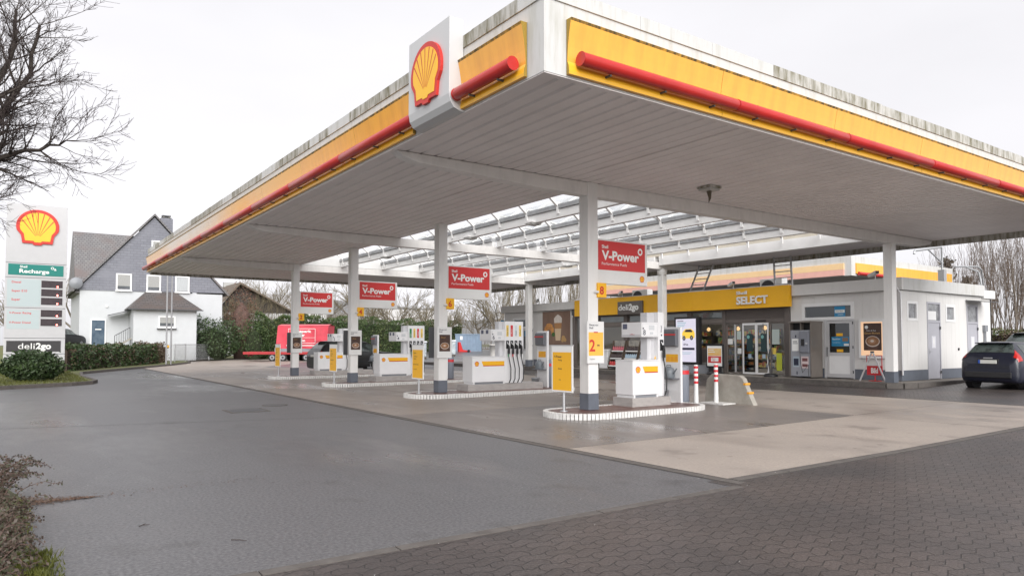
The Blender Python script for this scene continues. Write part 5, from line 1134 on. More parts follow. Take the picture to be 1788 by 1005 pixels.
car('parked_car', 'silver roofed car half cut off at the right picture edge', (33.3, 11.7, gz(33) + .01), R(-3), mat('silver_paint', (.32, .33, .35), .3, metal=.5, coat=.6), SU, 4.6, 'cars around the station', .35, (.85, 3.6), .932, suv_extras)
car('parked_car', 'black car parked on the far left between totem and white house', (2.0, 65.6, 1.27), R(50), paintS, FI, 3.95, 'cars around the station', .30, (.72, 3.2), .852, hatch_extras)
# ---------------------------------------------------------------- white house with slate gable
HW = mat('house_render', (.53, .545, .56), .8, var=.06, vscale=1.5)
def tilemat(name, c1, c2, mort, bw_, rh, moss=None, horiz=False):
    m = bpy.data.materials.new(name); m.use_nodes = True; MATS[name] = m
    n = m.node_tree.nodes; l = m.node_tree.links.new; p = n['Principled BSDF']
    g = n.new('ShaderNodeNewGeometry'); s = n.new('ShaderNodeSeparateXYZ'); l(g.outputs['Position'], s.inputs[0]); c = n.new('ShaderNodeCombineXYZ'); l(s.outputs[0], c.inputs[0]); l(s.outputs[2], c.inputs[1])
    b = n.new('ShaderNodeTexBrick'); l(c.outputs[0], b.inputs['Vector']); b.inputs['Scale'].default_value = 1; b.inputs['Brick Width'].default_value = bw_; b.inputs['Row Height'].default_value = rh; b.inputs['Mortar Size'].default_value = .02; b.inputs['Mortar Smooth'].default_value = .4
    b.inputs['Color1'].default_value = (*c1, 1); b.inputs['Color2'].default_value = (*c2, 1); b.inputs['Mortar'].default_value = (*mort, 1)
    o = b.outputs['Color']
    t = n.new('ShaderNodeTexNoise'); t.inputs['Scale'].default_value = .6; t.inputs['Detail'].default_value = 7; l(g.outputs['Position'], t.inputs['Vector'])
    r = n.new('ShaderNodeMapRange'); r.inputs[1].default_value = .48; r.inputs[2].default_value = .68; l(t.outputs['Fac'], r.inputs[0]); x = n.new('ShaderNodeMix'); x.data_type = 'RGBA'; l(r.outputs[0], x.inputs[0]); l(o, x.inputs[6]); x.inputs[7].default_value = (*(moss or c2), 1); l(x.outputs[2], p.inputs['Base Color'])
    p.inputs['Roughness'].default_value = .6; bp = n.new('ShaderNodeBump'); bp.inputs['Strength'].default_value = .4; bp.inputs['Distance'].default_value = .03; bp.invert = True; l(b.outputs['Fac'], bp.inputs['Height']); l(bp.outputs[0], p.inputs['Normal']); return m
SLATE = tilemat('gable_slate', (.165, .17, .20), (.195, .20, .23), (.13, .135, .155), .5, .22)
ROOF = tilemat('roof_slate', (.16, .155, .16), (.20, .195, .195), (.07, .066, .066), .28, .19, moss=(.15, .125, .12))
PROOF = tilemat('porch_slate', (.09, .08, .078), (.12, .105, .10), (.04, .035, .035), .4, .16, moss=(.10, .075, .065))
hs = thing('house', 'white house with grey slate gable, chimney and hipped porch behind a hedge', 'house', (10, 73, .1))
H0 = 68.7
b = MB(); b.box(4.6, 15.8, H0, 79, .0, 6.0, HW); b.build('wall', hs)
b = MB(); b.prism([(4.35, H0 - .06, 5.98), (10.07, H0 - .06, 12.55), (15.98, H0 - .06, 6.14)], (0, .3, 0), SLATE); b.build('gable', hs)
b = MB()                                                           # cross gable roof and main roof behind it
b.prism([(4.15, H0 - .25, 5.85), (10.07, H0 - .25, 12.68), (10.07, H0 - .25, 12.86), (3.98, H0 - .25, 5.85)], (0, 10, 0), ROOF); b.prism([(16.2, H0 - .25, 5.95), (10.07, H0 - .25, 12.68), (10.07, H0 - .25, 12.86), (16.4, H0 - .25, 5.95)], (0, 10, 0), ROOF)
b.prism([(4.3, H0 + .1, 5.9), (4.3, H0 + 5, 11.45), (4.3, H0 + 10, 5.9), (4.3, H0 + 10, 5.75), (4.3, H0 + .1, 5.75)], (9.0, 0, 0), ROOF); ro = b.build('roof', hs)
b = MB(); b.box(10.75, 11.75, H0 + 1.2, H0 + 2.0, 10.5, 12.75, SLATE); b.box(10.85, 11.65, H0 + 1.3, H0 + 1.9, 12.75, 12.85, DGREY); b.box(10.9, 11.6, H0 + 1.32, H0 + 1.88, 12.95, 13.05, DGREY); b.box(10.95, 11.1, H0 + 1.4, H0 + 1.8, 12.85, 12.95, CONC); b.box(11.4, 11.55, H0 + 1.4, H0 + 1.8, 12.85, 12.95, CONC); b.build('chimney', ro)
def hwin(x0, x1, z0, z1, shut, y=H0 - .07, par=None):
    b = MB(); b.box(x0, x0 + .12, y - .06, y, z0, z1, WHITE); b.box(x1 - .12, x1, y - .06, y, z0, z1, WHITE); b.box(x0 + .12, x1 - .12, y - .059, y, z1 - .1, z1, WHITE); b.box(x0 + .12, x1 - .12, y - .059, y, z0, z0 + .1, WHITE); b.box(x0 - .05, x1 + .05, y - .12, y - .061, z0 - .06, z0 + .02, WHITE); w = b.build('window', par or hs)
    g = bx('pane', w, mat('house_glass', (.10, .11, .12), .08, spec=.8, var=.4, vscale=2), x0 + .12, x1 - .12, y - .03, y - .01, z0 + .1, z1 - .1)
    if shut:
        b = MB(); zz = z1 - .1; zs = z0 + .1 + (z1 - z0 - .2) * (1 - shut)
        while zz > zs: b.box(x0 + .121, x1 - .121, y - .045, y - .032, zz - .07, zz - .012, mat('shutter_white', (.40, .40, .385), .6)); zz -= .08
        b.build('shutter', w)
    else:
        b = MB(); b.box(x0 + .121, x1 - .121, y - .036, y - .032, z0 + .15, z1 - .12, mat('net_curtain', (.45, .47, .48), .8, var=.25, vscale=5, vstretch=(8, 8, .3))); b.build('curtain', w)
hwin(7.2, 8.39, 6.05, 7.5, .72); hwin(9.52, 10.66, 6.05, 7.5, .72); hwin(11.8, 12.97, 6.08, 7.5, 0); hwin(9.86, 10.54, 9.76, 10.52, .45)
d = bx('door', hs, mat('house_door_blue', (.05, .08, .12), .15, col2=(.12, .16, .2), vscale=2), 5.5, 6.45, H0 - .05, H0 - .005, 1.2, 3.5); b = MB(); b.box(5.4, 5.5, H0 - .06, H0 - .004, 1.2, 3.6, WHITE); b.box(6.45, 6.55, H0 - .06, H0 - .004, 1.2, 3.6, WHITE); b.box(5.5, 6.45, H0 - .06, H0 - .004, 3.5, 3.6, WHITE); b.build('door_frame', d)
bx('door_letters', d, PAPER, 5.75, 6.2, H0 - .055, H0 - .051, 2.7, 2.78)
P0 = 66.0
b = MB(); b.box(8.25, 13.1, P0, H0 - .01, .0, 4.42, HW); po = b.build('porch', hs)
b = MB(); b.add([(7.86, P0 - .4, 4.42), (13.5, P0 - .4, 4.42), (13.5, H0, 4.42), (7.86, H0, 4.42), (9.5, H0 - .05, 6.05), (11.9, H0 - .05, 6.05)], [(0, 1, 5, 4), (1, 2, 5), (3, 0, 4), (0, 3, 2, 1)], PROOF); b.build('porch_roof', po)
bx('gutter', po, DGREY, 7.82, 13.54, P0 - .5, P0 - .4, 4.34, 4.42)
hwin(10.1, 11.42, 2.9, 3.86, .62, P0 - .002, po); bx('sill', po, DGREY, 10.0, 11.5, P0 - .2, P0 - .003, 2.76, 2.84)
b = MB(); b.bar((6.6, H0 - .8, 3.9), (8.25, H0 - .8, 4.35), 1.2, .06, DGREY); b.build('lean_to', po)
b = MB(); b.tube([(7.02, P0 + 1, 1.3), (7.02, P0 + 1, 2.2), (8.15, P0 + 1, 2.9)], .03, DGREY, 5)
for q in range(8): b.tube([(7.02 + q * .16, P0 + 1, 1.3 + q * .1), (7.02 + q * .16, P0 + 1, 2.2 + q * .1)], .015, DGREY, 4)
b.bar((6.9, P0 + 1.2, 1.1), (8.25, P0 + 1.2, 2.0), .5, .12, CONC); b.build('stair_railing', po)
b = MB(); b.lathe((4.3, H0 - .5, 6.5), [(.0, -.02), (.35, .03), (.48, .12)], GREY, 14, axis='y'); b.tube([(4.3, H0 - .4, 6.5), (4.6, H0, 6.4)], .03, GREY, 5); b.build('satellite_dish', hs)
bx('wall_lamp', hs, mat('lamp_white', (.9, .9, .88), .4), 6.5, 6.65, H0 - .12, H0 - .001, 4.62, 4.77)
for i, (x, y) in enumerate(((8.9, 54.6), (9.25, 54.9))):
    tag(one('pole', None, lambda b: b.tube([(x, y, .1), (x, y, 7.2)], .055, mat('pole_grey', (.30, .30, .31), .5), 8)), ['left of two tall grey poles in front of the white house', 'right of two tall grey poles in front of the white house'][i], 'pole', 'twin poles by the house')
# chalet behind the hedge
ch = thing('house', 'dark timber chalet with white ground floor half hidden by bare shrubs', 'house', (24, 92, .6))
DW = mat('chalet_timber', (.055, .045, .04), .7, var=.3); CW = mat('chalet_white', (.66, .66, .66), .8)
b = MB(); b.box(19.8, 29, 89, 99, .0, 5.3, CW); b.build('wall', ch)
b = MB(); b.prism([(19.7, 88.9, 5.3), (22.3, 88.9, 8.4), (29.2, 88.9, 5.3)], (0, .2, 0), DW); b.build('gable', ch)
b = MB(); b.prism([(18.9, 88, 4.7), (22.3, 88, 8.6), (22.3, 88, 8.85), (18.6, 88, 4.7)], (0, 11, 0), mat('chalet_roof', (.16, .125, .095), .7, var=.3)); b.prism([(30.2, 88, 4.6), (22.3, 88, 8.6), (22.3, 88, 8.85), (30.5, 88, 4.6)], (0, 11, 0), MATS['chalet_roof']); b.build('roof', ch)
b = MB(); b.box(20.6, 23.5, 88.3, 88.98, 3.9, 4.9, DW); b.build('balcony', ch); bx('window', ch, MATS['house_glass'], 24, 25.5, 88.93, 88.97, 2.5, 4.3)
bx('roof_light', ch, MATS['shutter_white'], 22.0, 25.0, 95, 95.4, 8.7, 9.3)
def plainhouse(lab, x, y, w, d, h, rh, wm, rm, z=0):
    t = thing('house', lab, 'house', (x, y, z)); b = MB(); b.box(x - w / 2, x + w / 2, y, y + d, z - 2, z + h, wm); b.build('wall', t)
    b = MB(); b.prism([(x - w / 2 - .3, y - .3, z + h), (x - w / 2 - .3, y + d / 2, z + h + rh), (x - w / 2 - .3, y + d + .3, z + h)], (w + .6, 0, 0), rm); b.build('roof', t)
    for q in range(3): bx('window', t, MATS['house_glass'], x - w * .3 + q * w * .27, x - w * .3 + q * w * .27 + 1.1, y - .03, y - .001, z + h - 2, z + h - .8)
RR = mat('far_roof', (.30, .29, .29), .7, var=.2)
plainhouse('low pale house with grey roof beyond the long hedge', 55, 104, 14, 9, 4.2, 2.2, CW, mat('pale_roof', (.45, .44, .43), .7), .8)
plainhouse('distant white house among bare trees beyond the hedge', 40, 120, 10, 8, 6, 3, CW, RR, 1)
# ---------------------------------------------------------------- vegetation helpers
BARK = mat('bark', (.06, .048, .04), .9, var=.4, vscale=5); BARK2 = mat('bark_pale', (.20, .17, .135), .9, var=.4, vscale=3); TWIG = mat('twig', (.05, .036, .034), .9); TWIGR = mat('twig_reddish', (.14, .085, .07), .9, var=.3, vscale=.8); TWIGO = mat('twig_olive', (.20, .165, .10), .9, var=.4, vscale=.7)
def leafmat(name, c1, c2, sc=1.2):
    m = mat(name, c1, .5, col2=c2, vscale=sc, lo=.4, hi=.62, spec=.35); return m
LF_D = leafmat('leaf_dark', (.028, .055, .018), (.06, .095, .032)); LF_H = leafmat('leaf_hedge', (.04, .075, .022), (.085, .12, .045), .9); LF_Y = leafmat('leaf_ivy', (.05, .085, .025), (.13, .14, .05), .8); LF_B = leafmat('leaf_brown', (.12, .08, .055), (.085, .075, .045), 1); LF_L = leafmat('leaf_laurel', (.035, .06, .025), (.085, .11, .06), 3)
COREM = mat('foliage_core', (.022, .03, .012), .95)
def leaves(b, pts, size, m, rng, flat=.0):
    for p in pts:
        n = Vector((rng.gauss(0, 1), rng.gauss(0, 1), rng.gauss(0, 1) + flat)).normalized(); a = n.orthogonal().normalized(); a.rotate(Matrix.Rotation(rng.random() * 6.28, 3, n)); c = n.cross(a); s = size * rng.uniform(.6, 1.35); p = Vector(p)
        b.add([p - a * s * .5, p + c * s * .28, p + a * s * .5, p - c * s * .28], [(0, 1, 2, 3)], m)
def hedge(name, label, path, w, h, z0, mats_, n, size, seed, rough=.16, group=None, cat='hedge', corem=None, roundtop=.3):
    rng = random.Random(seed); P = [Vector((*p, 0)) for p in path]; Ls = [(q - p).length for p, q in zip(P[:-1], P[1:])]
    t = thing(name, label, cat, (P[0].x, P[0].y, z0), 0, group); b = MB(); pts = {m: [] for m in mats_}
    hh = lambda s: h * (1 + .06 * math.sin(s * 1.3 + seed) + .05 * math.sin(s * 3.1))
    for i in range(n):
        s = rng.random() * sum(Ls); k = 0; q = s
        while q > Ls[k] and k < len(Ls) - 1: q -= Ls[k]; k += 1
        d = (P[k + 1] - P[k]).normalized(); nn = Vector((-d.y, d.x, 0)); c = P[k] + d * q; H_ = hh(s)
        f = rng.random(); peri = 2 * H_ + w; e = rng.random() * peri; bump = .12 * math.sin(s * 2.3 + f * 3) + rng.gauss(0, rough * .5)
        if e < H_: off, z = -w / 2 - bump, e
        elif e < H_ + w: off, z = -w / 2 + (e - H_), H_ + bump * .7
        else: off, z = w / 2 + bump, e - H_ - w
        if z > H_ * (1 - roundtop): off *= 1 - .35 * ((z - H_ * (1 - roundtop)) / (H_ * roundtop)) ** 2 if z <= H_ else .9
        p = c + nn * off; pts[mats_[int(abs(math.sin(s * .7 + seed) * 1.0 + rng.gauss(0, .25)) * len(mats_)) % len(mats_)]].append((p.x, p.y, z0 + max(.03, z)))
    for m in mats_: leaves(b, pts[m], size, m, rng, .4)
    b.build('foliage', t); b = MB()
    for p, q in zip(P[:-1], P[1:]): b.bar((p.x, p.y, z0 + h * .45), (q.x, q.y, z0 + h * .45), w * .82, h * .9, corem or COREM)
    b.build('branch_core', t); return t
def bush(name, label, c, rx, ry, rz_, mats_, n, size, seed, group=None, cat='bush', lump=.18, corem=None):
    rng = random.Random(seed); t = thing(name, label, cat, c, 0, group); b = MB(); cl = [Vector((rng.gauss(0, 1), rng.gauss(0, 1), rng.gauss(.2, .8))).normalized() for _ in range(14)]; pts = {m: [] for m in mats_}
    for i in range(n):
        d = Vector((rng.gauss(0, 1), rng.gauss(0, 1), rng.gauss(.25, 1))).normalized()
        k = 1 + lump * (max(d.dot(q) for q in cl) - .75) * 3 + rng.gauss(0, .07); k *= .62 + .38 * rng.random() ** .35
        z = max(-.9, d.z); pts[rng.choice(mats_)].append((c[0] + d.x * rx * k, c[1] + d.y * ry * k, c[2] + max(.02, rz_ * (.5 + .5 * z) * k)))
    for m in mats_: leaves(b, pts[m], size, m, rng, .4)
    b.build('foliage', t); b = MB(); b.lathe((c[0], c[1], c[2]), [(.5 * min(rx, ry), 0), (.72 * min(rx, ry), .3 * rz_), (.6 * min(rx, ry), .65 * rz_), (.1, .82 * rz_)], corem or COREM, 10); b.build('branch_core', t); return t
def grow(b, rng, start, d, length, r, level, maxl, m, twig, up=.12, spread=.75, kids=5, rmin=.006, wob=.12):
    n = 4 if level < 2 else 3; p = Vector(start); d = Vector(d).normalized(); path = [p.copy()]; rs = [r]; segs = max(3, 6 - level)
    for i in range(segs):
        d = (d + Vector((rng.gauss(0, wob), rng.gauss(0, wob), rng.gauss(up * .5, wob)))).normalized(); p = p + d * length / segs; path.append(p.copy()); rs.append(max(rmin * .7, r * (1 - .75 * (i + 1) / segs)))
    b.tube(path, rs, m if level < 2 else twig, 6 if level == 0 else (5 if level == 1 else 3), cap=False)
    if level >= maxl: return
    for k in range(kids):
        f = .22 + .76 * (k + rng.random()) / kids; i = min(len(path) - 2, int(f * (len(path) - 1))); q = path[i] + (path[i + 1] - path[i]) * (f * (len(path) - 1) - i); base = (path[i + 1] - path[i]).normalized()
        a = base.orthogonal().normalized(); a.rotate(Matrix.Rotation(rng.random() * 6.28, 3, base)); nd = (base + a * spread * rng.uniform(.6, 1.3) + Vector((0, 0, up))).normalized()
        grow(b, rng, q, nd, length * rng.uniform(.42, .68) * (1.1 - .35 * f), max(rmin, rs[i] * .55), level + 1, maxl, m, twig, up, spread, kids, rmin, wob)
# ---------------------------------------------------------------- big bare tree at the left
rng = random.Random(11); TX, TY = -3.6, 26.3
t = thing('tree', 'large bare lime tree reaching in from the left above the totem', 'tree', (TX, TY, .1))
b = MB(); b.tube([(TX, TY, .05), (TX + .05, TY, .6), (TX, TY + .1, 2.4), (TX + .1, TY, 4.2), (TX + .05, TY, 6.2), (TX - .1, TY + .1, 8.5)], [.42, .34, .30, .26, .19, .10], BARK, 12); b.build('trunk', t)
b = MB()
LIMBS = [  # hand laid limbs from the trunk towards the road, points (x, y, z)
    [(-3.6, 26.3, 4.6), (-2.4, 25.5, 5.4), (-1.3, 24.7, 6.4), (-.5, 24.1, 7.6), (.2, 23.6, 9.0), (.5, 23.4, 10.4)],
    [(-3.5, 26.3, 5.0), (-2.6, 25.4, 6.2), (-1.7, 24.8, 7.4), (-.9, 24.2, 7.9), (-.2, 23.6, 9.3), (.0, 23.3, 10.6)],
    [(-1.3, 24.7, 6.4), (-.4, 23.9, 6.6), (.5, 23.3, 6.9), (1.1, 22.9, 7.1)],
    [(-3.5, 26.3, 6.0), (-2.4, 25.7, 7.8), (-1.6, 25.2, 9.6), (-1.2, 25, 11.6), (-1.0, 24.8, 13.2)],
    [(-3.6, 26.4, 6.6), (-2.9, 26.3, 9.0), (-2.4, 26.2, 11.2), (-2.2, 26, 13.6)],
    [(-3.5, 26.2, 4.3), (-2.5, 25.2, 4.6), (-1.6, 24.5, 4.9), (-1.0, 24.0, 5.5), (-.6, 23.8, 6.3)],
    [(-3.7, 26.2, 5.6), (-3.9, 24.4, 7.0), (-3.6, 23.0, 8.8), (-3.2, 22, 10.4)], [(-3.7, 26.4, 5.6), (-5.2, 26.8, 7.0), (-6.4, 27.4, 9.0), (-7, 28, 11)], [(-3.6, 26.5, 5.8), (-3.4, 28.2, 7.4), (-2.6, 29.4, 9.2), (-2.2, 30, 11)],
    [(-3.5, 26.2, 5.2), (-2.6, 25.0, 6.9), (-1.8, 24.0, 7.2), (-.6, 23.0, 7.9), (.3, 22.4, 8.4)]]
for li, P in enumerate(LIMBS):
    P = [Vector(p) for p in P]; r0 = .17 if li < 2 else (.14 if li in (3, 4) else .10); n = len(P); rs = [max(.018, r0 * (1 - .8 * i / (n - 1))) for i in range(n)]
    fine = []; fr_ = []
    for i in range((n - 1) * 3 + 1):
        q = Vector(crom([tuple(x) for x in P], i / 3)); fine.append(q + Vector((rng.gauss(0, .03), rng.gauss(0, .03), rng.gauss(0, .03)))); k = min(n - 2, i // 3); f = i / 3 - k; fr_.append(rs[k] + (rs[k + 1] - rs[k]) * f)
    b.tube(fine, fr_, BARK, 7, cap=False)
    for i in range(2, len(fine)):
        for _ in range(3 if li not in (6, 7, 8) else 1):
            base = (fine[i] - fine[i - 1]).normalized(); a = base.orthogonal(); a.rotate(Matrix.Rotation(rng.random() * 6.28, 3, base)); dd = (base * .8 + a * .9 + Vector((.25, -.25, .05))).normalized()
            grow(b, rng, fine[i], dd, rng.uniform(.8, 1.75), max(.013, fr_[i] * .42), 1, 3, BARK, TWIG, .06, .7, 5, .0066, .12)
b.build('crown', t)
# ---------------------------------------------------------------- bush at the totem, hedges, shrubs
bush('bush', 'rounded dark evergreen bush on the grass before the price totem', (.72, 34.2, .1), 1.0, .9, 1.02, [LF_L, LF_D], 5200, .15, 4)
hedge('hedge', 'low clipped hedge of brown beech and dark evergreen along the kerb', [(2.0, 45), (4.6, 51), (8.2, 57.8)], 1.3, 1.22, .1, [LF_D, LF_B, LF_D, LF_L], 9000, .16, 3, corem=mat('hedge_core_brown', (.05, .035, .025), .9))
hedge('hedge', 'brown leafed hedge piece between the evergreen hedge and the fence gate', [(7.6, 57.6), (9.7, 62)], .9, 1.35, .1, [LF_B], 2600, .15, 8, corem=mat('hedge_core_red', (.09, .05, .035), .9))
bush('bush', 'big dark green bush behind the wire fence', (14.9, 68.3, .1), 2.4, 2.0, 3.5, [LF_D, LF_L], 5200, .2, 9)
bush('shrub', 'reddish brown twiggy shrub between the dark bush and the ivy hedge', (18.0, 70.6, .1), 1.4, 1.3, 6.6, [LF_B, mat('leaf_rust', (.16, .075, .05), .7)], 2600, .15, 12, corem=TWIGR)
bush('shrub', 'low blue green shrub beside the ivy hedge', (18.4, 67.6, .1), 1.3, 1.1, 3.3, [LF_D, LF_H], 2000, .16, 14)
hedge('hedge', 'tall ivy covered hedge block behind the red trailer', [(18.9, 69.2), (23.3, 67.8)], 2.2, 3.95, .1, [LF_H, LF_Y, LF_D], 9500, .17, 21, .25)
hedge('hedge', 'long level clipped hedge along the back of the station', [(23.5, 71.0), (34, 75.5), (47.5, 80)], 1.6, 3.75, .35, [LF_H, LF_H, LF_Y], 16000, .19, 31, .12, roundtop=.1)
tm = MB(); tm.prism([(-40, 60.5, .09), (-40, 66, 1.25), (-40, 95, 1.25), (-40, 95, .09)], (47.8, 0, 0), GRASSG); tag(tm.build('terrain'), kind='structure')
# wire mesh fence
t = thing('fence', 'low wire mesh fence with steel frame and small yellow tags', 'fence', (11, 63, .05)); MESH = glass_mat('wire_mesh', (.62, .62, .60), .12, .5)
FP = [(9.6, 62.4), (10.7, 61.8), (11.9, 64.1), (14.4, 67.2), (15.1, 67.4)]
for x, y in FP: one('post', t, lambda b: b.tube([(x, y, .1), (x, y, 1.55)], .05, STEEL, 7))
for (a, c) in zip(FP[:-1], FP[1:]):
    one('rail', t, lambda b: (b.tube([(*a, 1.48), (*c, 1.48)], .025, STEEL, 6), b.tube([(*a, .2), (*c, .2)], .025, STEEL, 6)))
    def wires(b):
        n = int(math.dist(a, c) / .11)
        for i in range(1, n): f = i / n; x, y = a[0] + (c[0] - a[0]) * f, a[1] + (c[1] - a[1]) * f; b.tube([(x, y, .2), (x, y, 1.48)], .008, STEEL, 3, cap=False)
        for q in range(11): b.tube([(*a, .3 + q * .11), (*c, .3 + q * .11)], .008, STEEL, 3, cap=False)
    one('mesh_panel', t, wires)
bx('tag', t, YSIGN, 10.1, 10.3, 61.95, 61.99, 1.2, 1.42); bx('tag', t, YSIGN, 14.7, 14.9, 67.0, 67.04, 1.25, 1.45)
# ---------------------------------------------------------------- red trailer with tarpaulin load
tr = thing('flatbed_trailer', 'long low red flatbed trailer with two pairs of wheels', 'trailer', (16, 62.1, .06), R(-35.5))
TRD = mat('trailer_red', (.40, .03, .035), .5, var=.2); TARP = mat('tarp_red', (.62, .055, .085), .45, var=.25, vscale=1.6, bump=.3, bscale=3)
b = MB(); b.box(0, 8.0, -.05, 2.1, .58, .80, TRD); b.box(.02, .1, 1.0, 2.05, .4, .58, TRD); db = b.build('deck', tr, wrap=False, bevel=.02)
for i, x in enumerate((2.45, 3.35, 4.4, 5.3)):
    b = MB(); b.lathe((x, .12, .33), [(.2, -.09), (.31, -.09), (.33, -.05), (.33, .05), (.31, .09), (.2, .09)], TYRE, 18, axis='y'); w = b.build('wheel', tr, wrap=False); b = MB(); b.lathe((x, .02, .33), [(.2, -.012), (.2, .01)], RIM, 14, axis='y'); b.lathe((x, .0, .33), [(.09, -.012), (.09, .01)], DGREY, 10, axis='y'); b.build('rim', w, wrap=False)
    b = MB(); b.lathe((x, 1.95, .33), [(.31, -.09), (.33, -.05), (.33, .05), (.31, .09)], TYRE, 16, axis='y'); b.build('wheel', tr, wrap=False)
t = thing('tarpaulin_trailer', 'bright red tarpaulin covered box with white lettering loaded on the trailer', 'trailer', (18.3, 60.5, .86), R(-35.5))
b = MB(); NX = 26
for (ya, nrm) in ((0.0, -1), (2.0, 1)):
    P = []
    for i in range(NX + 1):
        for j in range(7):
            x = 5.2 * i / NX; z = .28 + 1.92 * j / 6; P.append((x - .18 * (1 - j / 6) + (.12 if i == 0 else 0), ya + nrm * .025 * math.sin(x * 4.1 + j * .8) * (1 - .5 * j / 6), z))
    F = [(i * 7 + j, (i + 1) * 7 + j, (i + 1) * 7 + j + 1, i * 7 + j + 1) for i in range(NX) for j in range(6)]; b.add(P, F if nrm < 0 else [f[::-1] for f in F], TARP, True)
b.add([(-.06, 0, .28), (-.06, 2, .28), (0.12, 2, 2.2), (.12, 0, 2.2)], [(0, 3, 2, 1)], TARP); b.add([(5.05, 0, .28), (5.05, 2, .28), (5.2, 2, 2.2), (5.2, 0, 2.2)], [(0, 1, 2, 3)], TARP)
b.add([(.1, -.03, 2.2), (5.2, -.03, 2.2), (5.2, 1, 2.33), (.1, 1, 2.33), (5.2, 2.03, 2.2), (.1, 2.03, 2.2)], [(0, 1, 2, 3), (3, 2, 4, 5)], mat('tarp_red_top', (.66, .10, .13), .5)); b.build('tarpaulin', t, wrap=False)
b = MB(); b.box(-.2, 5.0, .02, 1.98, -.03, .28, GREY); b.build('base', t, wrap=False); t.scale = (.84, 1, 1)
b = MB(); fr = (Vector((0, -.05, 0)), Vector((1, 0, 0)), Vector((0, 0, 1)), Vector((0, -1, 0)))
for (x0, x1, z0, z1) in ((1.2, 1.23, .72, 1.95), (3.87, 3.9, .72, 1.95), (1.23, 3.87, 1.92, 1.95), (1.23, 3.87, .72, .75), (1.23, 3.87, 1.18, 1.20)): b.rect2(x0, x1, z0, z1, fr, PAPER, 0)
b.text('Mietpark', 1.6, 1.62, .2, fr, PAPER, 0, bold=.03, width=1.9); b.text('Hänger', 1.9, 1.3, .22, fr, PAPER, 0, bold=.03); b.text('mieten', 2.1, .86, .2, fr, PAPER, 0, bold=.02); b.rect2(1.0, 4.4, .50, .56, fr, PAPER, 0); b.build('lettering', t, wrap=False)
b = MB(); b.tube([(-.1, .4, .02), (-.55, 1.0, .25), (-.2, 1.0, .8)], .04, STEEL, 6); b.build('drawbar', t, wrap=False)
# ---------------------------------------------------------------- container and odds and ends at the back
t = thing('container', 'pale blue corrugated steel container before the long hedge', 'container', (41.3, 70.0, gz(42)), R(-35))
CB = mat('container_blue', (.22, .30, .40), .5, var=.15); b = MB(); n = 17; w = 2.95; pr = []
for i in range(n): pr += [(i * w / n, 0), (i * w / n + .1, 0), (i * w / n + .115, .05), (i * w / n + .16, .05)]
pr.append((w, 0)); b.strip([(x, y, .1) for x, y in pr], (0, 0, 1.85), CB); b.box(.02, w - .02, .06, 2, .1, 1.95, CB); b.build('wall', t, wrap=False); b = MB(); b.box(-.05, w + .05, -.06, 2.06, 1.951, 2.06, CB); b.build('roof', t, wrap=False); b = MB(); b.box(-.02, w + .02, -.04, 2.02, 0, .099, GREY); b.build('base', t, wrap=False); b = MB(); b.box(.55, .82, -.012, -.002, 1.4, 1.8, PAPER); b.build('notice', t, wrap=False)
FILM = mat('clear_film', (.52, .56, .58), .15, col2=(.30, .33, .35), vscale=3, lo=.42, hi=.6)
for i, (x, y, lab) in enumerate(((28.4, 54.2, 'film wrapped pallet load behind the third pump'), (33.2, 57.5, 'film wrapped pallet load behind the second front column'))):
    z = gz(x) + .01; t = thing('wrapped_pallet', lab, 'pallet', (x, y, z), R(-30), 'wrapped pallets'); b = MB(); b.box(-.65, .65, -.6, .6, .16, 1.35, FILM); b.build('load', t, wrap=False, bevel=.08); b = MB(); b.box(-.7, .7, -.65, .65, 1.36, 1.52, mat('film_top', (.62, .64, .66), .3)); b.build('cover', t, wrap=False, bevel=.05)
    b = MB()
    for q in (-.6, 0, .5): b.box(q, q + .1, -.6, .6, 0, .1, RK)
    b.box(-.65, .65, -.6, .6, .101, .155, RK); b.build('pallet', t, wrap=False)
x, y = 35.5, 53.5; t = thing('planter', 'white tapered tub standing before the long hedge', 'planter', (x, y, gz(x))); b = MB(); b.lathe((x, y, gz(x)), [(.27, 0), (.34, .98), (.38, .98), (.38, 1.08), (.32, 1.08), (.28, .8)], mat('tub_white', (.6, .58, .55), .6, var=.2), 16); b.build('tub', t)
x, y = 41.2, 68.0; t = thing('hand_truck', 'small red hand truck lying beside the blue container', 'hand truck', (x, y, gz(x))); b = MB(); z = gz(x); b.prism([(x - .6, y, z + .05), (x + .9, y, z + .05), (x + .9, y, z + .18), (x - .1, y, z + .3), (x - .4, y, z + 1.15), (x - .6, y, z + 1.15)], (.1, .5, 0), REDS); b.build('frame', t, bevel=.02); b = MB(); b.lathe((x + .6, y - .08, z + .16), [(.15, -.05), (.15, .05)], TYRE, 12, axis='y'); b.build('wheel', t)
